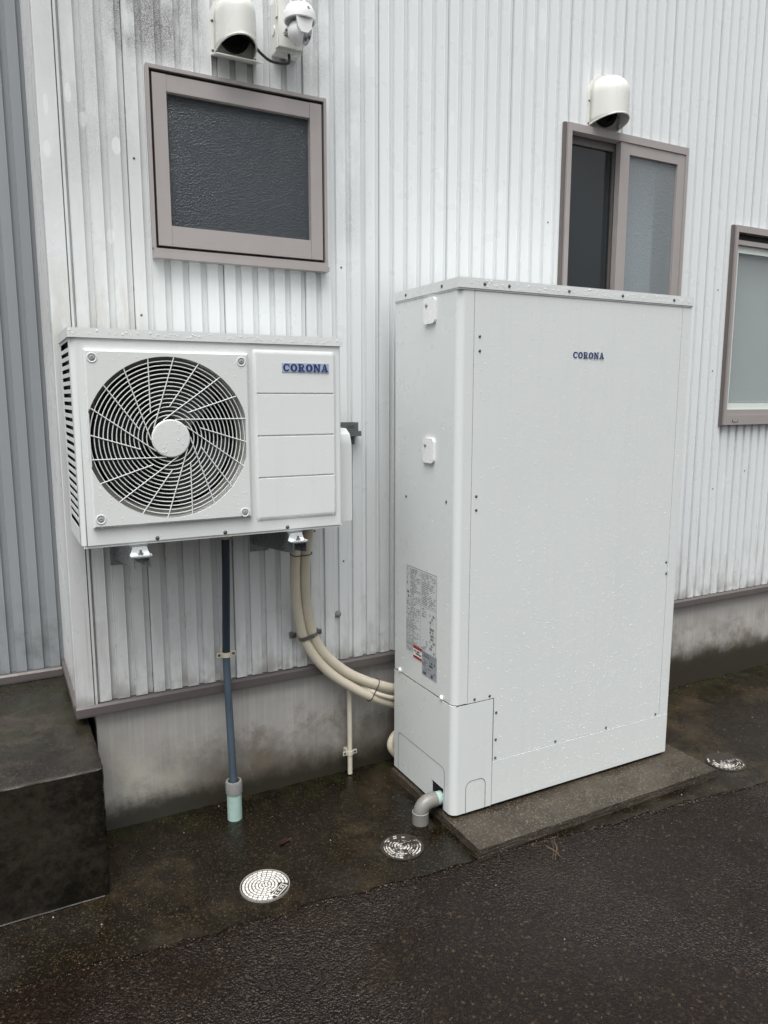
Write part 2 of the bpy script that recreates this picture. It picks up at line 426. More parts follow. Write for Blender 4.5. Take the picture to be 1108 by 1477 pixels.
tag(mesh_obj('concrete_apron', bm, 'apron_concrete'), kind='structure')

# ------------------------------------------------------------------ main building
bld = thing('metal_clad_building', (-1.07, 0, 0), 'white ribbed metal clad building with bare concrete foundation and brown framed windows', 'building')
X0, X1, ZB, ZT = -1.074, 4.4, .474, 5.2
WIN = [(-.815, -.236, 1.92, 2.465), (.848, 1.522, 1.40, 2.56), (1.90, 2.80, 1.35, 2.27)]
YR, YG = -.022, -.0110
SEAM0, MOD, PITCH = -.0109, .2905, .0581
def profile(x0, x1):
    """ribbed sheet between two seams: x -> y"""
    pts = [(x0+.0005, YG+.002), (x0+.0012, YR)]
    for r in range(5):
        a = x0 + r*PITCH
        if r: pts += [(a-.0008, YG), (a+.0002, YR-.0010), (a+.0014, YR-.0012), (a+.0026, YR)]
        pts += [(a+.0350, YR), (a+.0362, YR-.0012), (a+.0374, YR-.0010), (a+.0386, YG)]
    pts += [(x1-.0013, YG), (x1-.0006, YG+.002)]
    return pts
def panel_mesh(pts, zb, zt, wins, tr):
    bm = B(); cache = {}
    def V(x, y, z):
        k = (round(x,5), round(y,5), round(z,4))
        if k not in cache: cache[k] = bm.verts.new(tr(x, y, z))
        return cache[k]
    P = []
    for (a, ya), (b, yb) in zip(pts, pts[1:]):
        P.append((a, ya))
        for e in sorted(w for q in wins for w in q[:2]):
            if a < e < b: P.append((e, ya+(yb-ya)*(e-a)/(b-a)))
    P.append(pts[-1])
    zs = sorted({zb, zt} | {z for q in wins for z in q[2:] if zb < z < zt})
    for (a, ya), (b, yb) in zip(P, P[1:]):
        mx = (a+b)/2
        for z0, z1 in zip(zs, zs[1:]):
            mz = (z0+z1)/2
            if any(q[0] < mx < q[1] and q[2] < mz < q[3] for q in wins): continue
            bm.faces.new([V(a,ya,z0), V(b,yb,z0), V(b,yb,z1), V(a,ya,z1)])
    return bm
k = -4
while SEAM0 + k*MOD < X1:
    a = SEAM0 + k*MOD; pts = [p for p in profile(a, a+MOD) if p[0] >= X0-.03]
    bm = panel_mesh(pts, ZB, ZT, WIN, lambda x, y, z: (x, y, z))
    mesh_obj('siding_panel', bm, 'siding_white', bld); k += 1
# sheathing behind the panels (dark, seen only through joints)
bm = panel_mesh([(X0-.03, -.004), (X1, -.004)], ZB, ZT, WIN, lambda x, y, z: (x, y, z))
mesh_obj('sheathing', bm, 'collar_grey', bld)
# left return wall
YL = .50
for i in range(2):
    pts = []
    for r in range(5):
        a = .03 + (i*5+r)*.0485
        pts += [(a, YR), (a+.030, YR), (a+.034, YG), (a+.045, YG)]
    bm = panel_mesh(pts + [(pts[-1][0]+.0035, YR)], ZB, ZT, [], lambda s, d, z: (-1.106 + d + .004, s, z))
    mesh_obj('siding_panel', bm, 'siding_white', bld)
# corner trim, two folded legs
bm = B()
prism(bm, [(-1.1285,.045),(-1.1285,-.025),(-1.1265,-.0275),(-1.075,-.0275),(-1.075,-.0225),(-1.1235,-.0225),(-1.1235,.045)], ZB-.01, ZT)
mesh_obj('corner_trim', bm, 'siding_white', bld)
boxo('corner_trim', -1.0715, -1.064, -.0265, -.012, ZB-.004, ZT, 'siding_white', bld)
# base trim
bm = B(); prism(bm, [(-.001,.436),(-.036,.434),(-.037,.440),(-.037,.464),(-.030,.4705),(-.001,.4715)], -1.132, X1, 0)
mesh_obj('base_trim', bm, 'trim_brown', bld)
bm = B(); prism(bm, [(-1.06,.436),(-1.134,.434),(-1.135,.440),(-1.135,.464),(-1.128,.4705),(-1.06,.4715)], 0.0005, YL, 1)
mesh_obj('base_trim', bm, 'trim_brown', bld)
boxo('foundation', -1.07, X1, 0, .18, -.05, .4355, 'foundation_concrete', bld, .008, 2)
boxo('foundation', -1.069, -.9, .182, YL+.2, -.05, .4355, 'foundation_concrete', bld)
# rooms behind the windows
def room(x0, x1, z0, z1, d, mat='room_dark'):
    bm = B(); v = box(bm, x0, x1, .04, d, z0, z1)
    f = [f for f in bm.faces if abs(f.calc_center_median().y - .04) < 1e-4]; bmesh.ops.delete(bm, geom=f, context='FACES')
    mesh_obj('room_wall', bm, mat, bld)
room(-.9, -.16, 1.7, 2.6, .9); room(.75, 1.62, 1.2, 2.7, 1.4); room(1.8, 2.95, 1.2, 2.4, .9)
def rectframe(bm, x0, x1, z0, z1, y0, y1, l, r, b, t):
    box(bm, x0, x0+l, y0, y1, z0, z1); box(bm, x1-r, x1, y0, y1, z0, z1)
    if t: box(bm, x0+l+.0004, x1-r-.0004, y0+.0006, y1, z1-t, z1)
    if b: box(bm, x0+l+.0004, x1-r-.0004, y0+.0006, y1, z0, z0+b)
# window 1: awning sash with hammered glass
bm = B(); rectframe(bm, -.822, -.2285, 1.936, 2.473, -.046, .04, .009, .009, 0, .011)
w1 = tag(mesh_obj('window', bm, 'frame_taupe', bld, bevel=.0012, seg=1), 'taupe framed window with one dark hammered glass pane above the fan unit')
bm = B(); box(bm, -.8225, -.228, -.058, .04, 1.905, 1.921); box(bm, -.8205, -.230, -.05, .04, 1.9214, 1.9352)
mesh_obj('sill', bm, 'frame_taupe', w1, bevel=.0015, seg=1)
bm = B(); rectframe(bm, -.8125, -.2375, 1.9365, 2.4615, -.03, .03, .006, .006, .006, .006); mesh_obj('gasket', bm, 'frame_black', w1)
bm = B()
sx0, sx1, sz0, sz1 = -.8045, -.2455, 1.9455, 2.4515
box(bm, sx0, sx0+.042, -.043, .02, sz0, sz1); box(bm, sx1-.042, sx1, -.043, .02, sz0, sz1)
box(bm, sx0+.0425, sx1-.0425, -.0415, .02, sz1-.048, sz1); box(bm, sx0+.0425, sx1-.0425, -.0415, .02, sz0, sz0+.062)
mesh_obj('sash', bm, 'frame_taupe', w1, bevel=.0025)
boxo('pane', -.766, -.283, -.022, -.017, 2.002, 2.41, 'hammered_glass', w1)
# window 2: sliding pair
bm = B(); rectframe(bm, .834, 1.533, 1.385, 2.571, -.045, .04, .022, .016, .03, .03)
w2 = tag(mesh_obj('window', bm, 'frame_taupe', bld, bevel=.0015, seg=1), 'brown framed sliding window with dark screened left half and frosted right half')
boxo('side_flashing', .822, .8335, -.036, .0, 1.385, 2.573, 'frame_dark', w2)
bm = B(); rectframe(bm, .857, 1.155, 1.416, 2.5405, -.005, .02, .018, .03, .05, .032); mesh_obj('sash', bm, 'frame_dark', w2, bevel=.0015, seg=1)
boxo('pane', .876, 1.124, .006, .010, 1.467, 2.508, 'dark_glass', w2)
boxo('insect_screen', .8755, 1.1245, .026, .027, 1.42, 2.54, 'screen_mesh', w2)
bm = B(); rectframe(bm, 1.128, 1.5165, 1.416, 2.5405, -.040, -.012, .052, .045, .05, .045); mesh_obj('sash', bm, 'frame_taupe', w2, bevel=.002)
boxo('pane', 1.181, 1.471, -.028, -.024, 1.467, 2.495, 'frosted_glass', w2)
bm = B()
for i in range(24):
    a, b = 1.17+.0125*i, 1.17+.0125*(i+1)
    q = [bm.verts.new((xx, .075+.012*math.sin((j)*1.9), zz)) for xx, j, zz in [(a,i,1.4),(b,i+1,1.4),(b,i+1,2.6),(a,i,2.6)]]; bm.faces.new(q)
mesh_obj('curtain', bm, 'curtain', w2, smooth=True)
# window 3: fixed with blind
bm = B(); rectframe(bm, 1.884, 2.81, 1.338, 2.281, -.046, .04, .016, .016, .045, .03)
w3 = tag(mesh_obj('window', bm, 'frame_taupe', bld, bevel=.0015, seg=1), 'brown framed window with closed white venetian blind beyond the tank')
boxo('side_flashing', 1.872, 1.8835, -.036, .0, 1.334, 2.283, 'frame_dark', w3)
boxo('sill', 1.9005, 2.793, -.038, .03, 1.3835, 1.412, 'frame_taupe', w3, .0015, 1)
boxo('head_slot', 1.9005, 2.793, -.012, .0, 2.218, 2.2505, 'frame_black', w3)
boxo('head_rail', 1.9005, 2.793, -.036, .03, 2.196, 2.2175, 'frame_taupe', w3, .0015, 1)
boxo('drain_slot', 1.945, 1.985, -.0475, -.0462, 1.353, 1.362, 'frame_black', w3)
boxo('drain_slot', 1.950, 1.980, -.0481, -.0477, 1.3555, 1.3595, 'sash_pale', w3)
bm = B(); rectframe(bm, 1.901, 2.792, 1.4125, 2.1955, -.024, .01, .034, .034, .03, .034); mesh_obj('sash', bm, 'sash_pale', w3, bevel=.002)
boxo('pane', 1.934, 2.759, -.012, -.008, 1.441, 2.163, 'clear_glass', w3)
bm = B(); z = 1.40
while z < 2.2:
    q = [bm.verts.new(p) for p in [(1.92,.036,z),(2.78,.036,z),(2.78,.044,z+.0115),(1.92,.044,z+.0115)]]; bm.faces.new(q); z += .0125
tag(mesh_obj('blind', bm, 'blind_white', w3), kind='stuff')
for x in (1.985, 2.4): tubo('blind_cord', [(x,.033,1.40),(x,.033,2.2)], .0015, 'label_white', w3, 6)
# nail heads on the siding
for p in [(-.861, 2.20), (-.213, 2.25), (-.14, 1.27), (-.83, 1.73), (-.17, 1.93), (.80, 2.18), (1.545, 2.26), (1.83, 1.98), (1.81, 1.60), (-.255, .985), (-.17, .86), (-.2, 1.18), (1.86, 1.02), (2.1, 1.1)]:
    kx = (p[0]-SEAM0) % PITCH
    x = p[0] - kx + .018
    screw(bld, (x, YR, p[1]), r=.003)
screw(bld, (-.193, YR, .655), r=.011, mat='collar_grey', name='plug')

# ------------------------------------------------------------------ grey annex wall and step
ann = thing('annex_wall', (-1.6, .5, .41), 'grey ribbed metal annex wall set back behind the concrete step', 'wall')
k = 0
while k < 7:
    a = -1.119 - (k+1)*MOD; pts = [(p[0], p[1]) for p in profile(a, a+MOD)]
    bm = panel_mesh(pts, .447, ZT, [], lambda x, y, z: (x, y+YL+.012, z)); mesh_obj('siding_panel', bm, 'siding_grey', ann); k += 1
boxo('sheathing', -3.2, -1.08, YL+.012, YL+.02, .42, ZT, 'frame_black', ann)
bm = B(); prism(bm, [(YL+.01,.412),(YL-.026,.410),(YL-.027,.416),(YL-.027,.438),(YL-.02,.445),(YL+.01,.446)], -3.2, -1.136, 0)
mesh_obj('base_trim', bm, 'trim_brown', ann)
bm = B(); box(bm, -2.2, -1.092, -.352, .62, -.03, .406)
bmesh.ops.subdivide_edges(bm, edges=bm.edges, cuts=60, use_grid_fill=True)
from mathutils import noise as mn
for v in bm.verts:
    p = v.co.copy(); n1 = mn.noise(p*22); n2 = mn.noise(p*60)
    edge = (p.z > .4) + (p.y < -.35) + (p.x > -1.093)
    k = .0016*n1 + .001*n2
    v.co += Vector((k, -k, k))
    if edge >= 2: q = .004 + .006*max(0, n1) + .004*max(0, n2); v.co += Vector((-q if p.x > -1.093 else 0, q if p.y < -.35 else 0, -q*.8 if p.z > .4 else 0))
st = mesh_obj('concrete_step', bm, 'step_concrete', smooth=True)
bm = B(); tube(bm, [(-2.19+.02*i, -.3545+random.uniform(-.001,.001), .0015) for i in range(55)], .0035, 6); mesh_obj('mortar_bead', bm, 'step_concrete', st)
tag(st, 'wet dark concrete step block against the building corner', 'step')

# ------------------------------------------------------------------ concrete pad
bm = B(); box(bm, -.014, 1.112, -.722, -.118, -.01, .030)
bmesh.ops.subdivide_edges(bm, edges=bm.edges, cuts=24, use_grid_fill=True)
for v in bm.verts:
    if v.co.z > 0: v.co += Vector((random.uniform(-1,1)*.0012, random.uniform(-1,1)*.0012, random.uniform(-1,.4)*.0012))
pad = mesh_obj('concrete_pad', bm, 'pad_concrete', bevel=0, smooth=False)
tag(pad, 'thin rectangular concrete pad under the tall white tank cabinet', 'concrete pad')

# ------------------------------------------------------------------ slab serif lettering
def letters(bm, x0, x1, z0, z1, y):
    """CORONA in bold slab serifs between x0..x1"""
    H = z1 - z0; cnt = [0]
    def poly(pts, ox, sx):
        cnt[0] += 1; yy = y - cnt[0]*2e-5
        bm.faces.new([bm.verts.new((x0 + (ox + p[0]*sx), yy, z0 + p[1]*H)) for p in pts])
    def ring(ox, sx, a0, a1, cx=.5, cy=.5, rx=.5, ry=.5, ix=.205, iy=.335, n=28):
        for i in range(n):
            p = a0 + (a1-a0)*i/n; q = a0 + (a1-a0)*(i+1)/n
            poly([(cx+rx*math.cos(p), cy+ry*math.sin(p)), (cx+rx*math.cos(q), cy+ry*math.sin(q)), (cx+ix*math.cos(q), cy+iy*math.sin(q)), (cx+ix*math.cos(p), cy+iy*math.sin(p))], ox, sx)
    def rect(a, b, c, d, ox, sx): poly([(a,c),(b,c),(b,d),(a,d)], ox, sx)
    W = x1 - x0; adv = [.98, 1.02, 1.08, 1.02, 1.12, 1.08]; tot = sum(adv) + .09*5; u = W/tot; ox = 0
    for ch, a in zip('CORONA', adv):
        sx = a*u
        if ch == 'O': ring(ox, sx, 0, 2*math.pi)
        elif ch == 'C':
            ring(ox, sx, R(52), R(318)); rect(.84, .95, .58, .98, ox, sx); poly([(.72,.82),(.86,.66),(.86,.86),(.76,.95)], ox, sx); poly([(.80,.10),(.95,.28),(.86,.33),(.70,.17)], ox, sx)
        elif ch == 'R':
            rect(.12, .38, 0, 1, ox, sx); rect(0, .5, 0, .16, ox, sx); rect(0, .5, .86, 1, ox, sx)
            ring(ox, sx, R(-90), R(90), .5, .72, .36, .28, .16, .15, 14); rect(.36, .5, .44, .57, ox, sx)
            poly([(.42,.46),(.64,.46),(.88,.0),(.64,.0)], ox, sx); rect(.66, 1, 0, .14, ox, sx)
        elif ch == 'N':
            rect(.11, .28, 0, 1, ox, sx); rect(0, .39, 0, .15, ox, sx); rect(0, .3, .87, 1, ox, sx)
            rect(.72, .89, 0, 1, ox, sx); rect(.61, 1, .85, 1, ox, sx); poly([(.12,1),(.36,1),(.88,0),(.66,0)], ox, sx)
        elif ch == 'A':
            poly([(.40,1),(.52,1),(.24,0),(.1,0)], ox, sx); poly([(.40,1),(.62,1),(.92,0),(.66,0)], ox, sx)
            rect(.24, .72, .24, .38, ox, sx); rect(0, .37, 0, .15, ox, sx); rect(.55, 1, 0, .15, ox, sx)
        ox += sx + .09*u
def drops(name, parent, n, face, dens=None, r0=.0007, r1=.0017):
    """clinging rain drops: low domes; face(u) -> point, normal"""
    bm = B()
    for i in range(n):
        p, nr = face()
        r = r0 + (r1-r0)*random.random()**3.5; p = Vector(p); nr = Vector(nr)
        u = nr.orthogonal().normalized(); w = nr.cross(u); m = 6
        a = [bm.verts.new(p + (u*math.cos(2*math.pi*k/m)+w*math.sin(2*math.pi*k/m))*r - nr*.0001) for k in range(m)]
        b = [bm.verts.new(p + (u*math.cos(2*math.pi*k/m)+w*math.sin(2*math.pi*k/m))*r*.65 + nr*r*.55) for k in range(m)]
        c = bm.verts.new(p + nr*r*.75)
        for k in range(m):
            bm.faces.new([a[k], a[(k+1)%m], b[(k+1)%m], b[k]]); bm.faces.new([b[k], b[(k+1)%m], c])
    return tag(mesh_obj(name, bm, 'pale_glint_drop', parent, smooth=True), kind='stuff')

# ------------------------------------------------------------------ tall tank cabinet
TX1, TY0, TY1, TZ0, TZ1 = 1.0326, -.5358, -.1231, .041, 1.84
tank = thing('hot_water_tank', (.516, -.33, .030), 'tall white hot water tank cabinet standing on the concrete pad', 'water tank')
boxo('core', .010, TX1-.010, TY0+.010, TY1, TZ0+.012, TZ1-.02, 'seam_dark', tank)
def wrap(xe, yb, r, t=.006, y0=TY0, x0=0.0, n=8):
    """plan of a sheet that runs along the left side and turns onto the front"""
    out = [(x0, yb)] + [(x0 + r - r*math.cos(a), y0 + r - r*math.sin(a)) for a in [math.pi/2*i/n for i in range(n+1)]] + [(xe, y0)]
    r2 = r - t
    inn = [(xe, y0+t)] + [(x0+t + r2 - r2*math.cos(a), y0+t + r2 - r2*math.sin(a)) for a in [math.pi/2*i/n for i in range(n, -1, -1)]] + [(x0+t, yb)]
    return out + inn
bm = B(); prism(bm, wrap(.0555, TY1, .024), .4425, 1.806); mesh_obj('side_panel', bm, 'tank_white', tank, smooth=True)
# lower access cover, cut out at the pipe notch
def wrap_cover():
    bm = B()
    pl = wrap(.1625, TY1, .026, .006, TY0-.002, -.002); prism(bm, pl, .118, .4385)
    # lower band with notch between y=-.403 and -.482
    box(bm, -.002, .004, TY1-.28, TY1, .042, .1178)
    pl2 = wrap(.1625, -.482, .026, .006, TY0-.002, -.002); prism(bm, pl2, .042, .1178)
    return mesh_obj('access_cover', bm, 'tank_white', tank, smooth=True)
acc = wrap_cover()
boxo('front_panel', .0575, .9845, TY0, TY0+.008, .2075, 1.806, 'tank_white', tank, .0008, 1)
boxo('front_strip', .9865, TX1, TY0, TY0+.2, .2075, 1.806, 'tank_white', tank, .006, 3)
boxo('skirt_panel', .1655, TX1-.001, TY0-.0015, TY0+.010, .0435, .2058, 'tank_white', tank, .0008, 1)
boxo('side_panel', TX1-.008, TX1-.0005, TY0+.202, TY1, .041, 1.806, 'tank_white', tank)
boxo('side_panel', TX1-.009, TX1-.0015, TY0+.012, TY0+.202, .041, .2056, 'tank_white', tank)
lid = boxo('lid', -.004, TX1+.004, TY0-.005, TY1+.002, 1.8085, TZ1, 'tank_white', tank, .006, 3)
boxo('lid_lip', -.002, TX1+.002, TY0-.0025, TY1, 1.8035, 1.8083, 'tank_white', lid)
for i in range(4):
    x = .08 if i % 2 == 0 else .92; y = -.46 if i < 2 else -.2
    lathe_o('foot', [(.0,0),(.03,0),(.03,.004),(.012,.006),(.012,.022)], (x,y,.030), 'galvanised', tank)
# slit lines of the knock-outs
def slit(name, pts, axis, c, parent, w=.0017):
    bm = B(); pts = [Vector(p) for p in pts]
    for a, b in zip(pts, pts[1:]):
        d = (b-a).normalized(); nrm = Vector((-d.y, d.x))*w/2; e = d*w*.35
        q = [a+nrm-e, b+nrm+e, b-nrm+e, a-nrm-e]
        bm.faces.new([bm.verts.new((c, p.x, p.y) if axis == 'x' else (p.x, c, p.y)) for p in q])
        c -= 3e-5
    return mesh_obj(name, bm, 'seam_dark', parent)
def rounded(a0, a1, z0, zt0, zt1, r, n=6):
    """up from (a0,z0), along a sloping top, down to (a1,z0), rounded shoulders"""
    s = 1 if a1 > a0 else -1; P = [(a0, z0), (a0, zt0-r)]
    P += [(a0 + s*r*(1-math.cos(t)), zt0 - r + r*math.sin(t)) for t in [math.pi/2*i/n for i in range(1, n+1)]]
    P += [(a1 - s*r + s*r*math.sin(t), zt1 - r + r*math.cos(t)) for t in [math.pi/2*i/n for i in range(0, n+1)]] + [(a1, z0)]
    return P
slit('knockout', rounded(-.157, -.489, .044, .197, .197, .018), 'x', -.0026, acc)
slit('knockout', rounded(.054, .136, .044, .156, .156, .024), 'y', TY0-.0026, acc)
slit('seam', [(TY1-.001, .4405), (-.51, .4405)], 'x', -.0012, tank, .0022)
slit('seam', [(.012, .4405), (.1655, .4405)], 'y', TY0-.0016, tank, .0028)
slit('seam', [(.164, .21), (.164, .4405)], 'y', TY0-.0018, tank, .0026)
boxo('notch_inside', .006, .03, -.482, -.403, .042, .115, 'black_inside', tank)
for x in (.09, .185, .434, .677, .932): screw(tank, (x, TY0-.005, 1.8235))
for y in (-.203, -.438): screw(tank, (-.004, y, 1.8235), 'x')
for p in [(.078,1.663),(.079,1.618),(.076,1.152),(.077,1.106),(.976,.838),(.979,.793),(.178,.385),(.178,.285),(.178,.217),(.45,.2165),(.70,.2165),(.965,.2165),(.085,.4515),(.148,.4515)]: screw(tank, (p[0], TY0, p[1]), r=.004)
for y, z in [(-.205,1.118),(-.475,1.131)]: screw(tank, (0, y, z), 'x', r=.0042)
for y, z in [(-.168,.449),(-.463,.447)]: screw(tank, (-.002, y, z), 'x', 'screw_white', .0085)
for z in (1.754, 1.294):
    bm = B(); rc = .014; pl = []
    for cy_, cz_, a0 in [(-.333-rc, z+.042-rc, 0), (-.402+rc, z+.042-rc, 90), (-.402+rc, z-.042+rc, 180), (-.333-rc, z-.042+rc, 270)]:
        pl += [(cy_+rc*math.cos(R(a0+18*i)), cz_+rc*math.sin(R(a0+18*i))) for i in range(6)]
    prism(bm, pl, -.0095, .0, 0)
    c = mesh_obj('service_cap', bm, 'camera_white', tank, bevel=.0042, seg=3)
    screw(c, (-.0093, -.366+.014, z+.019), 'x', 'lens_grey', .0065, 'knob')
# printed labels on the side
def label(name, y0, y1, z0, z1, mat, x=-.0006):
    bm = B(); bm.faces.new([bm.verts.new(p) for p in [(x,y1,z0),(x,y0,z0),(x,y0,z1),(x,y1,z1)]]); return mesh_obj(name, bm, mat, tank)
def dashes(bm, y0, y1, z0, z1, rows, x, dens=.75, h=.42):
    """rows of tiny print from y0 (left, nearer the wall) to y1"""
    s = -1 if y1 < y0 else 1; st = (z1-z0)/rows
    for i in range(rows):
        z = z1 - (i+.5)*st; y = y0; end = y0 + (y1-y0)*random.choice([1,1,.9,.75,.55])
        while (end-y)*s > .002:
            l = random.uniform(.002, .009)
            if random.random() < dens:
                e = y + s*min(l, abs(end-y)); bm.faces.new([bm.verts.new(p) for p in [(x,y,z-st*h/2),(x,e,z-st*h/2),(x,e,z+st*h/2),(x,y,z+st*h/2)]])
            y += s*(l + random.uniform(.0008,.002))
def rule(bm, y0, y1, z0, z1, x): bm.faces.new([bm.verts.new(p) for p in [(x,y0,z0),(x,y1,z0),(x,y1,z1),(x,y0,z1)]])
lab = label('caution_label', -.212, -.422, .545, .868, 'label_paper')
bm = B(); x = -.0012
for a, b, c, d in [(-.213,-.421,.8665,.868),(-.213,-.421,.740,.741),(-.213,-.316,.62,.621),(-.213,-.2138,.5455,.868),(-.4205,-.4213,.5455,.868),(-.3162,-.317,.56,.8665)]: rule(bm, a, b, c, d, x+.0001)
dashes(bm, -.218, -.232, .745, .862, 7, x, .5, .6); dashes(bm, -.24, -.312, .745, .862, 20, x); dashes(bm, -.322, -.416, .745, .862, 18, x)
dashes(bm, -.216, -.312, .625, .737, 19, x); dashes(bm, -.216, -.312, .549, .617, 13, x); dashes(bm, -.325, -.36, .7, .735, 4, x, .5)
dashes(bm, -.378, -.414, .58, .735, 13, x, .55, .75); dashes(bm, -.322, -.37, .56, .62, 8, x, .5)
tag(mesh_obj('printed_text', bm, 'label_print', lab), kind='stuff')
lab2 = label('warning_label', -.266, -.3265, .532, .580, 'label_white', -.0008)
bm = B(); rule(bm, -.266, -.3265, .568, .580, -.0014); rule(bm, -.266, -.3265, .532, .542, -.0014); mesh_obj('red_band', bm, 'label_red', lab2)
bm = B(); dashes(bm, -.27, -.323, .547, .563, 2, -.0015, .85, .75); tag(mesh_obj('printed_text', bm, 'label_ink', lab2), kind='stuff')
lab3 = label('rating_plate', -.3272, -.4265, .488, .577, 'label_silver', -.0009)
bm = B(); dashes(bm, -.33, -.424, .555, .574, 4, -.0015, .8); dashes(bm, -.33, -.37, .525, .55, 5, -.0015, .6); dashes(bm, -.378, -.42, .528, .552, 2, -.0015, .9, .7); dashes(bm, -.333, -.42, .51, .522, 2, -.0015, .5)
dashes(bm, -.337, -.36, .493, .503, 1, -.0015, .9, .9); dashes(bm, -.39, -.405, .493, .505, 1, -.0015, .9, .9); rule(bm, -.33, -.424, .507, .5078, -.0014)
tag(mesh_obj('printed_text', bm, 'label_ink', lab3), kind='stuff')
bm = B(); letters(bm, .465, .604, 1.6045, 1.6265, TY0-.0008); mesh_obj('lettering', bm, 'logo_blue', tank)
def tf():
    while True:
        x, z = random.uniform(.03, TX1-.01), random.uniform(.05, 1.8)
        d = .35 + .65*min(1, max(0, (x-.05)/.35)) 
        if .06 < x < .17 and z < .44: d = .1
        if random.random() < d: return (x, TY0 if not (x > .17 and z < .205) else TY0-.0015, z), (0,-1,0)
drops('rain_drops', tank, 7500, tf)
drops('rain_drops', tank, 260, lambda: ((0 , random.uniform(TY0+.04, TY1-.03), .45+1.3*random.random()), (-1,0,0)))
def lt():
    if random.random() < .7: return (random.uniform(0, TX1), random.uniform(TY0, TY1), TZ1), (0,0,1)
    return (random.uniform(.01, TX1), TY0-.005, random.uniform(1.815, 1.835)), (0,-1,0)
drops('rain_drops', lid, 1500, lt, r1=.0026)

# ------------------------------------------------------------------ wall-hung fan unit
HX0, HX1, HY0, HY1, HZ0, HZ1 = -1.115, -.330, -.37, -.075, 1.0665, 1.6546
hp = thing('heat_pump_unit', (-.72, -.22, HZ0), 'white wall hung heat pump unit with large round fan grille', 'heat pump')
FCX, FCZ, FR, FLAT = -.8645, 1.357, .227, .2185
def circ(n, r, flat=None, a0=0):
    out = []
    for i in range(n):
        a = a0 + 2*math.pi*i/n; x = r*math.cos(a); z = r*math.sin(a)
        if flat: x = max(-flat, min(flat, x))
        out.append((FCX+x, FCZ+z))
    return out
def holed(bm, x0, x1, z0, z1, y, r, flat, n=96):
    """rectangle with the fan opening left out"""
    C = circ(n, r, flat); O = []
    for i in range(n):
        a = 2*math.pi*i/n; dx, dz = math.cos(a), math.sin(a); t = 1e9
        if dx > 1e-6: t = min(t, (x1-FCX)/dx)
        if dx < -1e-6: t = min(t, (x0-FCX)/dx)
        if dz > 1e-6: t = min(t, (z1-FCZ)/dz)
        if dz < -1e-6: t = min(t, (z0-FCZ)/dz)
        O.append([FCX+dx*t, FCZ+dz*t])
    for cx, cz in [(x0,z0),(x1,z0),(x1,z1),(x0,z1)]:
        j = min(range(n), key=lambda i: (O[i][0]-cx)**2+(O[i][1]-cz)**2); O[j] = [cx, cz]
    ci = [bm.verts.new((a, y, b)) for a, b in C]; oi = [bm.verts.new((a, y, b)) for a, b in O]
    for i in range(n): bm.faces.new([ci[i], oi[i], oi[(i+1)%n], ci[(i+1)%n]])
    return ci, oi
# front sheet with rounded upright edges
def quad(bm, pts): bm.faces.new([bm.verts.new(p) for p in pts])
bm = B(); holed(bm, HX0+.016, -.6305, HZ0, HZ1-.02, HY0, FR, FLAT)
quad(bm, [(-.6305,HY0,HZ0),(HX1-.008,HY0,HZ0),(HX1-.008,HY0,HZ1-.02),(-.6305,HY0,HZ1-.02)])
mesh_obj('front_panel', bm, 'cabinet_white', hp, smooth=False)
bm = B()
rr = .016; pr = [(HX0 + rr - rr*math.cos(t), HY0 + rr - rr*math.sin(t)) for t in [math.pi/2*i/6 for i in range(7)]]
pr = [(HX0, -.338)] + pr
for a, b in zip(pr, pr[1:]): quad(bm, [(a[0],a[1],HZ0),(b[0],b[1],HZ0),(b[0],b[1],HZ1-.02),(a[0],a[1],HZ1-.02)])
rr = .008; pr = [(HX1 - rr + rr*math.sin(t), HY0 + rr - rr*math.cos(t)) for t in [math.pi/2*i/5 for i in range(6)]] + [(HX1, HY1)]
for a, b in zip(pr, pr[1:]): quad(bm, [(a[0],a[1],HZ0),(b[0],b[1],HZ0),(b[0],b[1],HZ1-.02),(a[0],a[1],HZ1-.02)])
quad(bm, [(HX0,HY0+.016,HZ0),(HX0+.016,HY0,HZ0),(HX1,HY0,HZ0),(HX1,HY1,HZ0),(HX0,HY1,HZ0)])
bmesh.ops.remove_doubles(bm, verts=bm.verts, dist=1e-5)
cab = mesh_obj('cabinet', bm, 'cabinet_white', hp, smooth=True)
boxo('base_pan', HX0+.006, HX1-.006, HY0+.004, HY1+.004, HZ0-.008, HZ0-.001, 'cabinet_white', hp)
boxo('back_panel', HX0+.004, HX1-.002, HY1-.003, HY1+.002, HZ0+.001, HZ1-.02, 'fin_dark', hp)
boxo('coil_fins', HX0+.012, HX0+.03, HY0+.03, HY1-.004, HZ0+.01, HZ1-.02, 'black_inside', hp)
boxo('lid', HX0-.004, HX1+.005, HY0-.005, HY1+.004, HZ1-.0255, HZ1, 'cabinet_white', hp, .006, 3)
# slotted left side: stiles plus a bar between every pair of slots
SY0, SY1 = -.338, -.110
boxo('side_stile', HX0, HX0+.0015, SY1, HY1, HZ0, HZ1-.021, 'cabinet_white', hp)
nsl = 23; zl, zh = HZ0+.045, HZ1-.034; st_ = (zh-zl)/nsl
boxo('side_rail', HX0, HX0+.0015, SY0, SY1, HZ0, zl, 'cabinet_white', hp); boxo('side_rail', HX0, HX0+.0015, SY0, SY1, zh, HZ1-.021, 'cabinet_white', hp)
bar0 = None
for i in range(nsl-1):
    zc = zl + (i+1)*st_
    if bar0 is None: bar0 = boxo('side_bar', HX0, HX0+.0016, SY0, SY1, zc-.0055, zc+.0055, 'cabinet_white', hp)
    else: dup(bar0, 'side_bar', hp, (HX0+.0008, (SY0+SY1)/2, zc))
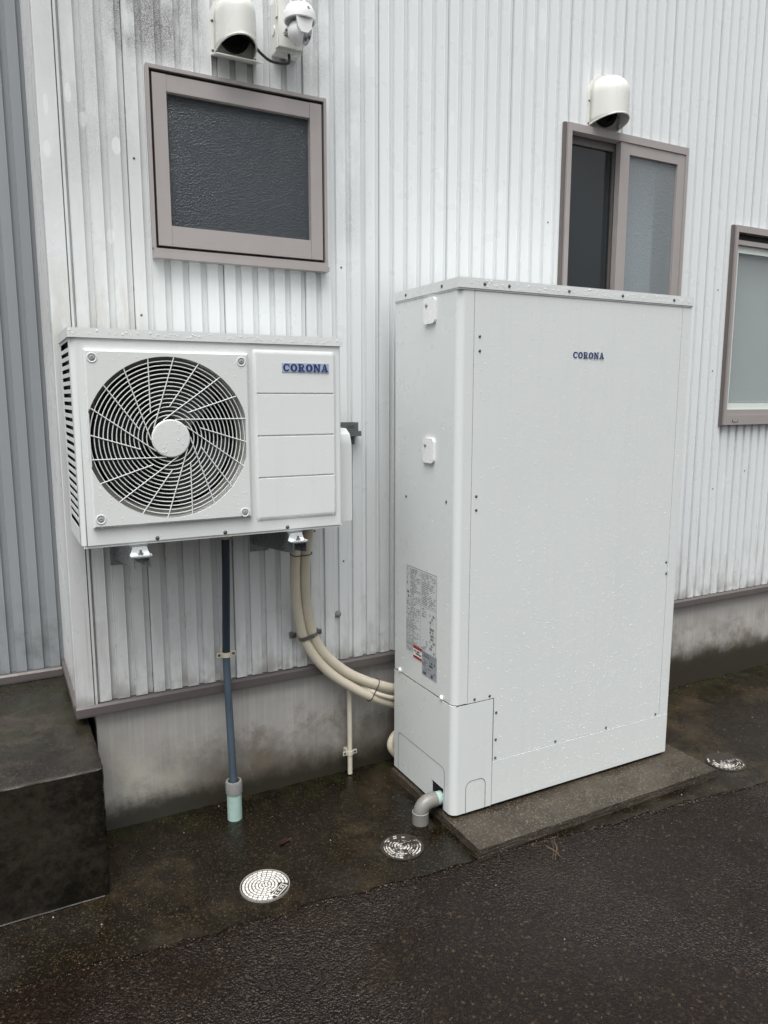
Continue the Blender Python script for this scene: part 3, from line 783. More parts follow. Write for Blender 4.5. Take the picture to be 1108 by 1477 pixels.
# grille plate
PX0, PX1, PZ0, PZ1, PY = -1.0825, -.6335, 1.1155, 1.5985, HY0-.014
bm = B(); c1, o1 = holed(bm, PX0+.005, PX1-.005, PZ0+.005, PZ1-.005, PY, FR, FLAT)
c2, o2 = [bm.verts.new((v.co.x, HY0+.03, v.co.z)) for v in c1], [bm.verts.new((FCX+(v.co.x-FCX)*1.0, HY0+.0005, v.co.z)) for v in o1]
sxp, szp = (PX1-PX0)/(PX1-PX0-.01), (PZ1-PZ0)/(PZ1-PZ0-.01); pcx, pcz = (PX0+PX1)/2, (PZ0+PZ1)/2
om = [bm.verts.new((pcx+(v.co.x-pcx)*sxp, PY+.004, pcz+(v.co.z-pcz)*szp)) for v in o1]
for v in o2: v.co.x = pcx+(v.co.x-pcx)*sxp; v.co.z = pcz+(v.co.z-pcz)*szp
n = len(c1)
for i in range(n):
    j = (i+1) % n
    bm.faces.new([c1[i], c1[j], c2[j], c2[i]]); bm.faces.new([o1[i], o1[j], om[j], om[i]]); bm.faces.new([om[i], om[j], o2[j], o2[i]])
gr = mesh_obj('fan_grille', bm, 'grille_white', hp, smooth=True)
# rings and tangential spokes
for k in range(14):
    r = .0655 + (.2145-.0655)*k/13
    pts = [(a, PY+.004+.004*0, b) for a, b in circ(72, r, FLAT-.0005)]
    bm = B(); tube(bm, pts, .00145, 6, closed=True); mesh_obj('ring', bm, 'grille_white', gr, smooth=True)
hr = .0535
for k in range(20):
    a_out = R(13.5 + 18*k)
    # tangent line to the hub circle that meets the rim at a_out, running counter-clockwise inwards
    long_ = (k % 2 == 0); ri = hr*1.02 if long_ else .088
    rt = hr*.985; 
    def pt(r):
        # angle of a point at radius r on the tangent line
        a_t = a_out + math.acos(rt/FR); a = a_t - math.acos(min(1, rt/r)); return r*math.cos(a), r*math.sin(a)
    xo, zo = pt(FR); xi, zi = pt(max(ri, rt*1.0001))
    if abs(xo) > FLAT:
        t = (FLAT - abs(xi)*(1 if xi*xo > 0 else -1)) / (abs(xo) - abs(xi)*(1 if xi*xo > 0 else -1)); xo, zo = xi+(xo-xi)*t, zi+(zo-zi)*t
    bm = B(); tube(bm, [(FCX+xi, PY+.001, FCZ+zi), (FCX+xo, PY+.002, FCZ+zo)], .0016, 6); mesh_obj('spoke', bm, 'grille_white', gr, smooth=True)
lathe_o('hub_cap', [(hr-.004,-.006),(hr,-.003),(hr,.002),(hr-.003,.0045),(0,.0055)], (FCX, PY+.001, FCZ), 'grille_white', gr, (0,-1,0), 40)
for x, z in [(-1.0625,1.5765),(-.6545,1.5745),(-.6555,1.131),(-1.0625,1.14)]:
    lathe_o('screw_cup', [(.0135,-.001),(.0135,.0012),(.0118,.0018),(.0095,.0006),(.0085,-.002)], (x, PY, z), 'grille_white', gr, (0,-1,0), 20)
    lathe_o('screw', [(.0098,.0002),(.0062,.0004),(.0058,.0022),(.003,.0028),(.0022,.0012),(0,.001)], (x, PY, z), 'lens_grey', gr, (0,-1,0), 14)
# fan behind the grille
lathe_o('bellmouth', [(FR+.002,-.0035),(FR-.006,.006),(FR-.014,.022),(FR-.0165,.04)], (FCX, HY0+.027, FCZ), 'pvc_grey', hp, (0,1,0), 64)
bm = B(); lathe(bm, [(FR+.004,.002),(FR-.011,.03),(FR-.014,.13),(0,.132)], (FCX, HY0+.026, FCZ), (0,1,0), 64); mesh_obj('fan_duct', bm, 'black_inside', hp, smooth=True)
fan = lathe_o('fan', [(0,.0),(.05,.004),(.06,.015),(.06,.07)], (FCX, HY0+.05, FCZ), 'fan_black', hp, (0,1,0), 32)
for k in range(3):
    bm = B(); a0 = R(20+120*k); g_ = []
    for i in range(9):
        r = .058 + (.2-.058)*i/8; row = []
        for j in range(7):
            a = a0 + R(78)*(j/6) + R(20)*(i/8); row.append(bm.verts.new((FCX+r*math.cos(a), HY0+.055+.06*(j/6)+.01*math.sin(i/8*3), FCZ+r*math.sin(a))))
        g_.append(row)
    for i in range(8):
        for j in range(6): bm.faces.new([g_[i][j], g_[i+1][j], g_[i+1][j+1], g_[i][j+1]])
    mesh_obj('fan_blade', bm, 'fan_black', fan, smooth=True)
# raised panel with pressed grooves
bm = B(); ex0, ex1 = -.618, -.349
prof = [(1.098,0),(1.112,-.008)]
for zc in (1.231, 1.357, 1.483): prof += [(zc-.0032,-.008),(zc-.001,-.0035),(zc+.001,-.0035),(zc+.0032,-.008)]
prof += [(1.598,-.008),(1.612,0)]
def xr(z, y): return (ex0+.010, ex1-.010) if y < -.002 else (ex0, ex1)
rows = []
for i, (z, y) in enumerate(prof):
    gv = i in (3,4,7,8,11,12)
    if gv: xsr = [ex0, ex0+.010, ex0+.012, ex1-.012, ex1-.010, ex1]; ysr = [0,-.008,y,y,-.008,0]
    elif y == 0: xsr = [ex0+.004, ex0+.010, ex0+.012, ex1-.012, ex1-.010, ex1-.004]; ysr = [0]*6
    else: xsr = [ex0, ex0+.010, ex0+.012, ex1-.012, ex1-.010, ex1]; ysr = [0,y,y,y,y,0]
    rows.append([bm.verts.new((a, HY0-.0003+b, z)) for a, b in zip(xsr, ysr)])
for a, b in zip(rows, rows[1:]):
    for i in range(5): bm.faces.new([a[i], a[i+1], b[i+1], b[i]])
mesh_obj('pressed_panel', bm, 'cabinet_white', cab, smooth=True)
bdg = boxo('badge', -.5275, -.3755, HY0-.0098, HY0-.008, 1.5465, 1.5745, 'badge_grey', hp, .0005, 1)
bm = B(); letters(bm, -.5245, -.3785, 1.5492, 1.5718, HY0-.0102); mesh_obj('lettering', bm, 'logo_blue', bdg)
for x, z in [(-.912,1.0725),(-.714,1.0725),(-.517,1.0725)]: screw(hp, (x, HY0, z), r=.0048)
# valve cover on the right end
bm = B(); prism(bm, [(-.305,1.066),(-.305,1.318),(-.292,1.352),(-.262,1.37),(-.12,1.372),(-.12,1.066)], HX1-.002, -.264, 0)
mesh_obj('valve_cover', bm, 'cabinet_white', hp, bevel=.012, seg=4)
def hf():
    while True:
        x, z = random.uniform(HX0+.02, HX1-.01), random.uniform(HZ0+.01, HZ1-.03)
        inp = PX0 < x < PX1 and PZ0 < z < PZ1
        if inp:
            if (x-FCX)**2 + (z-FCZ)**2 < (FR+.003)**2:
                if (x-FCX)**2 + (z-FCZ)**2 < .045**2: return (x, PY-.0045, z), (0,-1,0)
                continue
            if abs(x-FCX) > FLAT-.002 and abs(z-FCZ) < .08: continue
            return (x, PY, z), (0,-1,0)
        if ex0 < x < ex1 and 1.1 < z < 1.61:
            if random.random() < .6: continue
            return (x, HY0-.0083, z), (0,-1,0)
        return (x, HY0, z), (0,-1,0)
drops('rain_drops', hp, 1300, hf)
def hl():
    if random.random() < .75: return (random.uniform(HX0, HX1), random.uniform(HY0, HY1), HZ1), (0,0,1)
    return (random.uniform(HX0, HX1), HY0-.005, random.uniform(HZ1-.02, HZ1-.006)), (0,-1,0)
drops('rain_drops', hp, 1100, hl, r1=.0026)

# ------------------------------------------------------------------ brackets
def bracket(x, label):
    t = thing('support_bracket', (x, -.03, .95), label, 'bracket', 'brackets carrying the fan unit')
    zt = 1.032
    bm = B(); w = .0225
    box(bm, x-w, x+w, -.425, YR-.004, zt-.003, zt)
    for s in (-1, 1):
        xa, xb = (x-w, x-w+.003) if s < 0 else (x+w-.003, x+w)
        prism(bm, [(-.425, zt-.0032), (-.425, zt-.03), (-.36, zt-.04), (YR-.004, zt-.075), (YR-.004, zt-.0032)], xa, xb, 0)
    mesh_obj('arm', bm, 'galvanised', t)
    boxo('wall_plate', x-.034, x+.034, YR-.0038, YR-.0005, zt-.1, zt+.03, 'galvanised', t)
    for s in (-1, 1): lathe_o('bolt', [(.008,0),(.008,.006),(0,.0065)], (x+s*.027, YR-.0038, zt-.03), 'bracket_grey', t, (0,-1,0), 6)
    # folded foot with bolt
    bm = B(); prism(bm, [(x-.027, zt+.0006), (x+.027, zt+.0006), (x+.019, zt+.024), (x-.019, zt+.024)], -.392, -.389, 1)
    box(bm, x-.029, x+.029, -.42, -.3922, zt+.0006, zt+.0036)
    mesh_obj('foot_plate', bm, 'bright_zinc', t, bevel=.0008, seg=1)
    boxo('foot_channel', x-.024, x+.024, -.385, -.1, zt+.0008, HZ0-.0085, 'galvanised', t)
    lathe_o('bolt', [(.0075,0),(.0075,.006),(.0035,.0065),(.0035,.014),(0,.015)], (x, -.407, zt+.0036), 'galvanised', t, (0,0,1), 6)
    return t
bracket(-.966, 'galvanised bracket under the fan unit near the building corner')
bracket(-.497, 'galvanised bracket under the fan unit beside the cream hoses')
t = thing('wall_rail', (-.4, -.05, 1.33), 'grey steel mounting rail on the wall behind the fan unit', 'rail')
boxo('rail', -.95, -.109, -.062, YR-.0041, 1.332, 1.350, 'bracket_grey', t, .002, 1)
boxo('end_plate', -.195, -.12, -.0585, -.0545, 1.3505, 1.382, 'bracket_grey', t, .001, 1)
boxo('end_plate', -.195, -.12, YR-.004, YR-.0008, 1.30, 1.382, 'bracket_grey', t, .001, 1)
boxo('slot', -.165, -.135, -.0592, -.0586, 1.362, 1.371, 'screw_metal', t)

# ------------------------------------------------------------------ drain pipe and its neighbours
t = thing('drain_pipe', (-.643, -.12, .1), 'dark blue condensate pipe running down from the fan unit', 'pipe')
tubo('upper_pipe', [(-.633,-.078,1.07),(-.634,-.075,.9),(-.640,-.066,.605),(-.641,-.066,.575)], .0135, 'pipe_shade_wet', t, 16)
tubo('lower_pipe', spline([(-.6405,-.066,.5748),(-.641,-.068,.55),(-.643,-.085,.42),(-.6445,-.108,.25),(-.645,-.122,.12)]), .0132, 'pipe_navy', t, 16)
t = thing('pipe_sleeve', (-.645,-.125,0), 'short turquoise pipe sleeve with grey collar standing at the drain', 'pipe sleeve')
lathe_o('sleeve', [(.0255,-.02),(.0255,.108),(.021,.108),(.021,.05),(0,.05)], (-.645,-.125,0), 'pipe_turquoise', t, n=28)
lathe_o('collar', [(.0262,.098),(.0290,.099),(.0290,.138),(.027,.142),(.021,.1425),(.0205,.12),(.0,.119)], (-.645,-.125,0), 'collar_grey', t, n=28)
def clip(p, r, label, mat='clip_ivory', wall=YR):
    x, y, z = p; t = thing('pipe_clip', (x, wall, z), label, 'clip', 'clips holding pipes to the wall')
    bm = B(); pts = [Vector((x + (r+.0035)*math.cos(a), y - (r+.0035)*math.sin(a), z)) for a in [math.pi*i/14 for i in range(15)]]
    for a, b in zip(pts, pts[1:]):
        na = Vector((a.x-x, a.y-y, 0)).normalized()*.003; nb = Vector((b.x-x, b.y-y, 0)).normalized()*.003
        prism(bm, [((a-na).x,(a-na).y),((b-nb).x,(b-nb).y),((b).x,(b).y),((a).x,(a).y)], z-.0085, z+.0085)
    bmesh.ops.remove_doubles(bm, verts=bm.verts, dist=1e-5); mesh_obj('band', bm, mat, t)
    for s in (-1, 1): boxo('ear', min(x+s*(r+.0005), x+s*(r+.020)), max(x+s*(r+.0005), x+s*(r+.020)), y-.001, y+.002, z-.0085, z+.0085, mat, t, .001, 1); screw(t, (x+s*(r+.012), y-.001, z), r=.0042)
    boxo('stand_off', x-.012, x+.012, y+.0022, wall-.0003, z-.008, z+.008, mat, t)
clip((-.633,-.078,1.005), .0135, 'ivory pipe clip on the dark pipe just under the fan unit')
clip((-.6405,-.066,.585), .0135, 'ivory pipe clip halfway down the dark blue pipe')
t = thing('conduit_pipe', (-.153,-.034,0), 'slim ivory pipe rising from the ground against the foundation', 'pipe')
tubo('pipe', [(-.153,-.036,.004),(-.153,-.036,.05),(-.153,-.034,.4)], .0095, 'pipe_ivory', t, 14)
lathe_o('end_cap', [(.0096,.0),(.0115,.0),(.0115,.02),(0,.021)], (-.153,-.034,.396), 'pipe_ivory', t)
clip((-.153,-.0355,.092), .0095, 'ivory pipe clip on the slim pipe at the foundation foot', wall=0)

# ------------------------------------------------------------------ insulated hoses
HA = [(-.413,-.2,1.06),(-.409,-.16,.974),(-.404,-.13,.867),(-.39,-.1,.756),(-.37,-.08,.661),(-.349,-.07,.593),(-.304,-.07,.513),(-.24,-.075,.44),(-.165,-.08,.381),(-.085,-.08,.328),(.026,-.072,.272),(.12,-.068,.24)]
HB = [(-.374,-.2,1.06),(-.371,-.16,.97),(-.366,-.13,.863),(-.352,-.1,.752),(-.333,-.08,.658),(-.305,-.07,.583),(-.256,-.07,.510),(-.182,-.075,.441),(-.105,-.08,.394),(-.044,-.078,.365),(.026,-.072,.335),(.12,-.068,.3)]
ha = thing('insulated_hose', (-.413,-.2,1.06), 'cream insulated hose, the outer lower one of the curving pair', 'hose', 'hoses from the fan unit to the tank')
hb = thing('insulated_hose', (-.374,-.2,1.06), 'cream insulated hose, the inner upper one of the curving pair', 'hose', 'hoses from the fan unit to the tank')
tubo('foam_sleeve', spline(HA), .0185, 'hose_cream', ha, 18); tubo('foam_sleeve', spline(HB), .0185, 'hose_cream', hb, 18)
hc = thing('insulated_hose', (-.1,-.05,.35), 'thin cream hose squeezed between the curving hose pair', 'hose')
tubo('foam_sleeve', spline([(-.24,-.045,.46),(-.15,-.05,.39),(-.06,-.095,.338),(.03,-.09,.298),(.12,-.08,.27)]), .0085, 'hose_cream', hc, 12)
def loop2(name, c1, c2, r, d, mat, parent, th=.0016, wd=None):
    """a band round two neighbouring hoses, in the plane across direction d"""
    c1, c2, d = Vector(c1), Vector(c2), Vector(d).normalized(); ax = (c2-c1); ax = (ax - d*ax.dot(d)); L = ax.length; ax.normalize(); w = d.cross(ax); m = (c1+c2)/2
    pts = [m + ax*(L/2) + (ax*math.cos(a)+w*math.sin(a))*r for a in [R(-90+18*i) for i in range(11)]] + [m - ax*(L/2) + (ax*math.cos(a)+w*math.sin(a))*r for a in [R(90+18*i) for i in range(11)]]
    bm = B()
    if wd is None: tube(bm, pts, th, 6, closed=True)
    else:
        A = [bm.verts.new(p - d*wd) for p in pts]; C = [bm.verts.new(p + d*wd) for p in pts]
        for i in range(len(pts)): j = (i+1) % len(pts); bm.faces.new([A[i], A[j], C[j], C[i]])
    return mesh_obj(name, bm, mat, parent, smooth=True)
loop2('cable_tie', (-.4073,-.15,.938), (-.369,-.15,.934), .0195, (.03,.3,-1), 'tie_black', hb)
loop2('cable_tie', (-.085,-.08,.328), (-.060,-.079,.373), .0205, (.85,0,-.5), 'tie_black', hb)
t = thing('hose_clamp', (-.335, YR, .605), 'steel saddle clamp holding the cream hose pair to the wall', 'clamp')
loop2('band', (-.355,-.072,.61), (-.318,-.072,.607), .0203, (.25,.06,-1), 'steel_band', t, wd=.008)
for x in (-.386, -.285):
    boxo('ear', x-.013, x+.013, -.05, -.047, .602-.004, .622-.004, 'steel_band', t, .001, 1); screw(t, (x, -.05, .608), r=.005)
    boxo('stand_off', x-.006, x+.006, -.0468, YR-.0003, .602, .616, 'steel_band', t)
hd = thing('insulated_hose', (-.005,-.07,.1), 'short cream hose end peeping out behind the tank foot', 'hose')
tubo('foam_sleeve', spline([(.2,-.06,.18),(.09,-.065,.165),(.028,-.07,.135),(.010,-.074,.1),(.028,-.076,.065),(.06,-.076,.04),(.1,-.076,.02)]), .0165, 'hose_cream', hd, 16)

# ------------------------------------------------------------------ grey elbow at the tank foot
t = thing('drain_elbow', (-.083,-.452,0), 'grey plastic drain elbow dropping from the tank to the ground', 'pipe')
ez, ey, ex = .072, -.455, -.078
arc = [(ex + .04 - .04*math.sin(a), ey, ez - .04 + .04*math.cos(a)) for a in [math.pi/2*i/10 for i in range(11)]]
tubo('elbow', [(-.018, ey, ez)] + arc, .0265, 'pvc_grey', t, 24)
lathe_o('socket', [(.0268,.046),(.0288,.045),(.0288,.001),(.0,.001)], (ex, ey, -.006), 'pvc_grey', t)
lathe_o('rim_ring', [(.0272,.0),(.0296,.001),(.0296,.003),(.0272,.004)], (ex, ey, .038), 'collar_grey', t)
tubo('inlet', [(-.019, ey, ez), (.02, ey, ez)], .0235, 'pipe_turquoise', t, 24)

# ------------------------------------------------------------------ drain covers
def cover(c, r, label, rot, worn=0.0, plate=True, keep=None):
    x, y = c; t = thing('drain_cover', (x, y, 0), label, 'drain cover', 'round drain covers by the wall')
    lathe_o('base', [(0,.0012),(r,.0012),(r,-.01)], (x,y,.001), 'cover_base', t, n=48)
    if not worn: lathe_o('rim', [(r*.955,.0018),(r*.965,.0042),(r*.995,.0042),(r*1.005,-.004)], (x,y,.001), 'cover_rim', t, n=64)
    bm = B(); nr = 7
    for k in range(0, nr):
        ra, rb = max(r*.03, r*(.05+.93*(k-.0)/nr - .03)), r*(.05+.93*(k+1)/nr - .072); nb = [4,7,11,15,19,22,26][k]
        for i in range(nb):
            a0 = rot + 2*math.pi*(i+.5*(k%2))/nb; a1 = a0 + 2*math.pi/nb*(1-.034*nb/6.28/((k+.5)/nr))
            am = (a0+a1)/2; rm = (ra+rb)/2; px, py = rm*math.cos(am), rm*math.sin(am)
            if plate and abs((px*math.cos(R(-52))+py*math.sin(R(-52))) - r*.68) < r*.21 and abs(-px*math.sin(R(-52))+py*math.cos(R(-52))) < r*.42: continue
            if worn and random.random() < worn: continue
            if keep and not keep(px/r, py/r): continue
            h = .0042; m = 3; q = [a0+(a1-a0)*j/m for j in range(m+1)]
            j_ = random.uniform(.92, 1) if worn else 1
            lo = [bm.verts.new((x+ra*math.cos(a), y+ra*math.sin(a), .0015)) for a in q] + [bm.verts.new((x+rb*j_*math.cos(a), y+rb*j_*math.sin(a), .0015)) for a in q[::-1]]
            hi = [bm.verts.new((v.co.x, v.co.y, h)) for v in lo]; N = len(lo); bm.faces.new(hi)
            for i2 in range(N): bm.faces.new([lo[i2], lo[(i2+1)%N], hi[(i2+1)%N], hi[i2]])
    tag(mesh_obj('tread_blocks', bm, 'cover_worn' if worn else 'cover_block', t), kind='stuff')
    if plate:
        d = Vector((math.cos(R(-52)), math.sin(R(-52)), 0)); e = Vector((-d.y, d.x, 0)); o = Vector((x, y, 0)) + d*r*.69
        def bar(bm, u0, u1, v0, v1, h0=.0015, h1=.0036):
            P = [o + e*u + d*v for u, v in [(u0,v0),(u1,v0),(u1,v1),(u0,v1)]]
            lo = [bm.verts.new((p.x,p.y,h0)) for p in P]; hi = [bm.verts.new((p.x,p.y,h1)) for p in P]; bm.faces.new(hi)
            for i in range(4): bm.faces.new([lo[i], lo[(i+1)%4], hi[(i+1)%4], hi[i]])
        bm = B(); U, V, th = r*.36, r*.15, r*.03
        bar(bm,-U,U,-V,-V+th); bar(bm,-U,U,V-th,V); bar(bm,-U,-U+th,-V+th,V-th); bar(bm,U-th,U,-V+th,V-th)
        # three worn kana-like characters in the frame
        for cx in (-.2, 0, .2):
            bar(bm, r*(cx-.07), r*(cx+.07), r*.035, r*.055); bar(bm, r*(cx-.012), r*(cx+.012), -r*.085, r*.034); bar(bm, r*(cx-.07), r*(cx-.02), -r*.05, -r*.025); bar(bm, r*(cx+.025), r*(cx+.075), -r*.08, -r*.055)
        mesh_obj('name_plate', bm, 'cover_block', t)
    return t
cover((-.672,-.532), .0755, 'clean round drain cover with white block pattern and lettered plate', R(10))
cover((-.206,-.553), .072, 'worn round drain cover half buried in dirt by the grey elbow', R(25), .06, False, lambda a, b: not (b > .45 and a > -.2 and random.random() < .7))
cover((1.245,-.66), .078, 'mostly buried round drain cover beyond the concrete pad', R(5), .1, False, lambda a, b: b < .1 or (a < -.45 and random.random() < .7))

# ------------------------------------------------------------------ vent hoods
def hood(x, z0, w, d, h, label, lip=False):
    t = thing('vent_hood', (x, YR, z0), label, 'vent hood', 'vent hoods on the wall')
    bm = B(); n = 20; rows = []; a = w/2; zs = h - a
    def sect(s, z, dd): return [bm.verts.new((x + a*s*math.cos(t_), YR - .006 - dd*math.sin(t_)**.85, z)) for t_ in [math.pi*i/n for i in range(n+1)]]
    def front(z): return d
    for i in range(6):
        z = zs*i/5
        row = [bm.verts.new((x + a*math.cos(t_), YR-.006 - d*max(0,math.sin(t_))**.8, z0 + z + (.022*math.sin(t_) if i == 0 else 0))) for t_ in [math.pi*k/n for k in range(n+1)]]; rows.append(row)
    for i in range(1, 9):
        p = math.pi/2*i/9; c = math.cos(p); s = math.sin(p)
        rows.append([bm.verts.new((x + a*c*math.cos(t_), YR-.006 - d*(c**.9)*max(0,math.sin(t_))**.8, z0 + zs + a*s)) for t_ in [math.pi*k/n for k in range(n+1)]])
    topv = bm.verts.new((x, YR-.006, z0+h))
    for A, C in zip(rows, rows[1:]):
        for k in range(n): bm.faces.new([A[k], A[k+1], C[k+1], C[k]])
    for k in range(n): bm.faces.new([rows[-1][k], rows[-1][k+1], topv])
    rim = [v.co.copy() for v in rows[0]]
    sh = mesh_obj('shell', bm, 'ivory_paint', t, smooth=True)
    md = sh.modifiers.new('thick', 'SOLIDIFY'); md.thickness = .0015; md.offset = -1
    bm = B(); tube(bm, rim, .003, 8); mesh_obj('rim', bm, 'ivory_paint', t, smooth=True)
    b = a + .012; pl = [(x-b, z0-.012), (x+b, z0-.012)] + [(x+b*math.cos(q), z0+zs+b*math.sin(q)) for q in [math.pi*k/18 for k in range(19)]]
    bm = B(); prism(bm, pl, YR-.006, YR-.0006, 1); mesh_obj('back_plate', bm, 'ivory_paint', t)
    lathe_o('duct_mouth', [(a*.8,0),(a*.8,.012),(a*.55,.014),(a*.5,.004),(0,.004)], (x, YR-.0065, z0+zs*.55), 'black_inside', t, (0,-1,0), 28)
    bm = B(); prism(bm, [(YR-.006, z0-.011), (YR-.075 if lip else YR-.02, z0-.032 if lip else z0-.02), (YR-.075 if lip else YR-.02, z0-.029 if lip else z0-.0175), (YR-.006, z0-.008)], x-b, x+b, 0); mesh_obj('drip_lip', bm, 'ivory_paint', t)
    for s in (-1, 1): screw(t, (x+s*(a+.006), YR-.006, z0+.09), r=.0035); screw(t, (x+s*(a+.006), YR-.006, z0+.003), r=.0035)
    return t
hood(-.540, 2.552, .125, .112, .165, 'ivory vent hood beside the security camera above the square window', True)
hood(1.036, 2.585, .155, .115, .19, 'ivory vent hood directly above the sliding window')

# ------------------------------------------------------------------ junction box and camera
t = thing('junction_box', (-.37, YR, 2.57), 'cream plastic junction box on the wall behind the camera', 'junction box')
boxo('case', -.412, -.328, -.075, YR-.001, 2.578, 2.728, 'ivory_paint', t, .004, 2)
boxo('door', -.409, -.329, -.0865, -.0755, 2.588, 2.728, 'ivory_paint', t, .003, 2)
for z in (2.60, 2.69): boxo('hinge', -.4145, -.410, -.083, -.068, z-.016, z+.016, 'ivory_paint', t, .001, 1)
lathe_o('knockout', [(.014,0),(.014,.003),(0,.0032)], (-.412, -.048, 2.645), 'camera_white', t, (-1,0,0))
bm = B()
for i in range(26):
    a, r = random.uniform(0, 6.28), random.uniform(.002, .012); cx, cz = -.375+random.uniform(-.012,.02), 2.622
    box(bm, cx+r*math.cos(a)-.0011, cx+r*math.cos(a)+.0011, -.0872, -.0866, cz+r*.6*math.sin(a)-.0011, cz+r*.6*math.sin(a)+.0011)
tag(mesh_obj('dirt_specks', bm, 'label_ink', t), kind='stuff')
t = thing('security_camera', (-.36, -.087, 2.66), 'white dome security camera with ball lens and two antennas', 'camera')
boxo('mount_plate', -.392, -.355, -.094, -.0867, 2.63, 2.69, 'camera_white', t, .003, 2)
tubo('mount_arm', [(-.373,-.094,2.666),(-.370,-.12,2.668),(-.367,-.15,2.672)], .014, 'camera_white', t, 14)
for z in (2.635, 2.685): screw(t, (-.385, -.094, z), r=.004)
cx, cy, cz = -.365, -.158, 2.634
lathe_o('dome', [(.040,-.002),(.0435,0),(.0435,.012),(.041,.026),(.034,.037),(.022,.044),(.008,.047),(0,.0475)], (cx,cy,cz+.005), 'camera_white', t, n=36)
lathe_o('dome_underside', [(0,.0),(.040,-.001)], (cx,cy,cz+.0045), 'lens_grey', t, n=36)
for s in (-1, 1):
    bm = B(); prism(bm, [(cx-.024, cz+.006), (cx+.024, cz+.006), (cx+.020, cz-.022), (cx+.010, cz-.034), (cx-.010, cz-.034), (cx-.020, cz-.022)], cy + s*.030, cy + s*.036, 1)
    mesh_obj('yoke_arm', bm, 'camera_white', t, bevel=.003, seg=2)
ld = Vector((.72, -.55, -.42)).normalized()
ball = lathe_o('ball', [(0,-.034),(.014,-.031),(.024,-.024),(.031,-.013),(.034,0),(.0325,.011),(.029,.019),(.026,.0225),(0,.023)], (cx,cy,cz-.022), 'camera_white', t, ld, 32)
fc = Vector((cx,cy,cz-.022)) + ld*.0232
lathe_o('lens_face', [(0,.001),(.0235,.001),(.0245,0)], fc, 'lens_grey', ball, ld, 28)
lathe_o('lens', [(0,.0035),(.006,.003),(.0075,.0012)], fc + Vector((0,0,.007)), 'lens_black', ball, ld, 16)
for q in (-.011, .011): lathe_o('lens', [(0,.003),(.005,.0025),(.006,.0012)], fc + ld.orthogonal().normalized()*q - Vector((0,0,.006)), 'lens_black', ball, ld, 14)
for p, q in [((-.375,-.11,2.70),(-.376,-.11,2.86)), ((-.35,-.165,2.69),(-.35,-.165,2.86))]: tubo('antenna', [p, q], .0048, 'camera_white', t, 10)
bm = B()   # small dark maker's mark on the dome: an oval ring with a centre dot and side strokes
mk = Vector((.25,-1,0)).normalized(); rt_ = Vector((1,.25,0)).normalized(); mo = Vector((cx,cy,cz+.027)) + mk*.0428
def mq(pts): bm.faces.new([bm.verts.new(mo + rt_*a + Vector((0,0,b)) - mk*(abs(a)*.25+max(0,b)*.35)) for a, b in pts])
for i in range(12):
    a, b = 2*math.pi*i/12, 2*math.pi*(i+1)/12; mq([(.007*math.cos(a),.0038*math.sin(a)),(.007*math.cos(b),.0038*math.sin(b)),(.0052*math.cos(b),.0024*math.sin(b)),(.0052*math.cos(a),.0024*math.sin(a))])
mq([(-.002,-.0012),(.002,-.0012),(.002,.0012),(-.002,.0012)])
for s in (-1, 1):
    for k in range(3): mq([(s*(.0078+k*.002),-.0014),(s*(.0088+k*.002),-.0014),(s*(.0088+k*.002),.0014),(s*(.0078+k*.002),.0014)])
mesh_obj('emblem', bm, 'label_ink', t)
# the camera head is a stout model: enlarge it about its mount point
for o in list(COL.objects):
    if o.parent and o.parent == t and o.name.split('.')[0] in ('dome', 'dome_underside', 'yoke_arm', 'ball', 'emblem'):
        piv = Vector((cx, cy+.01, cz+.03)) - ORG[t]
        o.location = piv + (o.location - piv)*1.14; o.scale = (1.14,)*3
tag(tubo('camera_cable', spline([(-.365,-.06,2.578),(-.366,-.064,2.566),(-.372,-.07,2.548),(-.40,-.075,2.540),(-.435,-.075,2.541),(-.46,-.075,2.553),(-.48,-.07,2.572),(-.50,-.055,2.60),(-.53,-.04,2.62)]), .0045, 'tie_black', None, 10),
    'black cable sagging from the junction box into the vent hood', 'cable')

# ------------------------------------------------------------------ small things inside and on the ground
def bottle(x, y, z, h, r, mat, label):
    t = thing('bottle', (x, y, z), label, 'bottle'); lathe_o('body', [(0,0),(r,0),(r,h*.65),(r*.45,h*.8),(r*.4,h)], (x,y,z), mat, t); lathe_o('cap', [(r*.5,0),(r*.5,h*.14),(0,h*.145)], (x,y,z+h), 'label_white', t)
boxo('inner_sill', -.82, -.24, .0405, .16, 1.975, 1.99, 'room_dark', bld)
bottle(-.60, .08, 1.991, .05, .017, 'lamp_yellow', 'small pale yellow bottle on the sill behind the hammered glass')
bottle(-.752, .07, 1.991, .055, .010, 'bottle_green', 'small green bottle in the corner behind the hammered glass')
bm = B(); L = [(-.045,0),(-.03,.012),(-.012,.02),(.006,.017),(.02,.022),(.034,.010),(.045,.003),(.03,-.008),(.012,-.014),(-.008,-.01),(-.03,-.012)]
ctr = bm.verts.new((-.538,-.348,.0065)); lv = [bm.verts.new((-.538+.62*(a*.9-b*.3), -.348+.62*(b+a*.25), .0025+.006*random.random())) for a, b in L]
for i in range(len(lv)): bm.faces.new([ctr, lv[i], lv[(i+1)%len(lv)]])
tag(mesh_obj('fallen_leaf', bm, 'leaf_brown', smooth=True), 'wet dark red fallen leaf on the concrete between the two drain covers', 'leaf')
t = thing('pine_needles', (.234,-.80,-.006), 'small tuft of tan pine needles lying on the asphalt', 'pine needles')
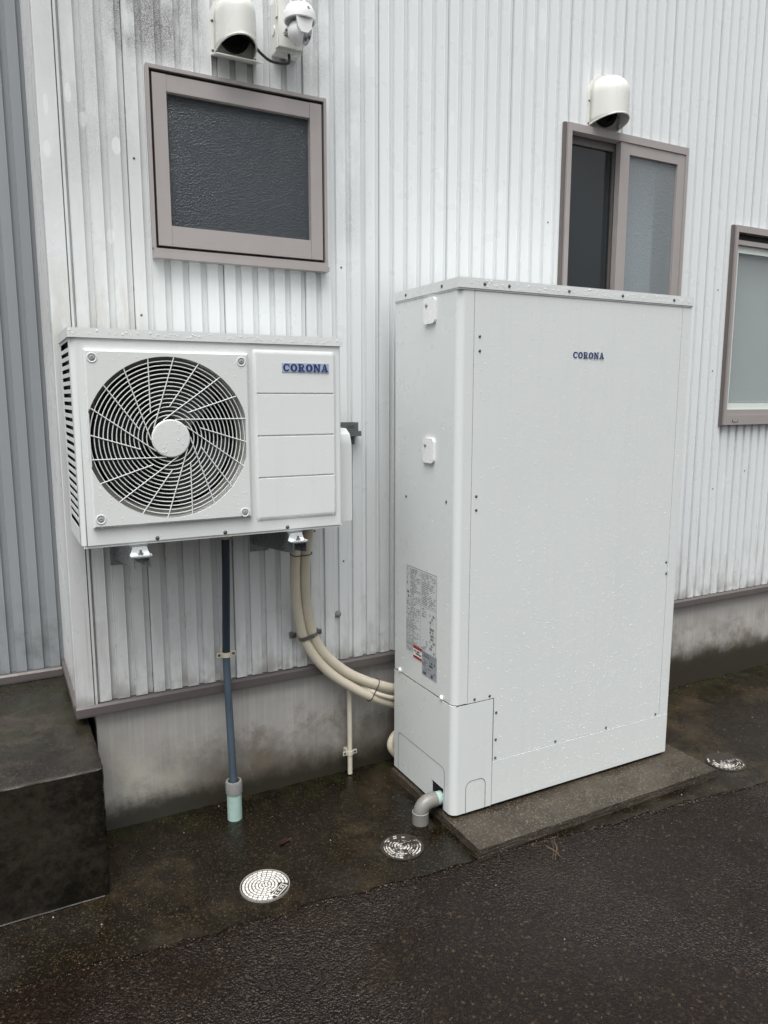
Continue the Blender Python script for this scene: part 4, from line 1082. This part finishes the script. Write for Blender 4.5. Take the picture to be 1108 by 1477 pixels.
for k in range(6):
    a = R(60+random.uniform(-25,35)); l = random.uniform(.03,.06); px, py = .234+random.uniform(-.015,.015), -.80+random.uniform(-.01,.01)
    tubo('needle', [(px-l*math.cos(a), py-l*math.sin(a), -.0035), (px, py, -.001), (px+l*math.cos(a+.2), py+l*math.sin(a+.2), -.0035)], .0008, 'twig_tan', t, 5)
def stones(name, n, where, mat, r0, r1):
    bm = B()
    for i in range(n):
        x, y, z = where(); r = r0 + (r1-r0)*random.random()**2.2
        ph = random.random()*6.28; m = 5
        lo = [bm.verts.new((x+r*random.uniform(.7,1.1)*math.cos(ph+2*math.pi*k/m), y+r*random.uniform(.7,1.1)*math.sin(ph+2*math.pi*k/m), z-.0005)) for k in range(m)]
        hi = [bm.verts.new((v.co.x*.55+x*.45, v.co.y*.55+y*.45, z+r*random.uniform(.25,.5))) for v in lo]
        for k in range(m): bm.faces.new([lo[k], lo[(k+1)%m], hi[(k+1)%m], hi[k]])
        bm.faces.new(hi)
    return tag(mesh_obj(name, bm, mat), kind='stuff')
def ap():
    while True:
        x, y = random.uniform(-1.4, 2.6), -.85*random.random()
        if y < seam_y(x)+.02 or (x < -1.09 and y > -.36) or (-.02 < x < 1.12 and -.73 < y < -.1): continue
        if min((x+.672)**2+(y+.532)**2, (x+.206)**2+(y+.553)**2) < .08**2: continue
        return x, y, 0
def asx():
    while True:
        x, y = random.uniform(-1.8, 2.6), random.uniform(-1.7, -.6)
        if y < seam_y(x) - .012: return x, y, -.006
def agg_mat():
    g = NT('wet_aggregate')
    c = g.n('SeparateColor', Color=g.voro(120, 'F1', out=1)); k = c.outputs[0]
    base = g.mix(g.m('POWER', k, 1.6), (.005, .003, .0018), (.04, .027, .0175))
    base = g.mix(g.ss(c.outputs[1], .86, .98), base, (.05, .033, .02))
    p = g.pbsdf(Base_Color=base, Roughness=.18); p.inputs['Specular IOR Level'].default_value = .35
    MAT['wet_aggregate'] = g.mat
agg_mat()
stones('asphalt_aggregate', 24000, asx, 'wet_aggregate', .0009, .0034)
def lip():
    x = random.uniform(-1.4, 1.6); return x, seam_y(x) + random.gauss(-.002, .006), -.002
stones('seam_crumbs', 900, lip, 'grit_tan', .0008, .003)
stones('apron_grit', 800, ap, 'grit_tan', .0008, .003); stones('apron_grit', 45, ap, 'grit_pale', .001, .0035)
stones('asphalt_grit', 300, asx, 'grit_tan', .001, .003); stones('asphalt_grit', 60, asx, 'grit_pale', .001, .0035)
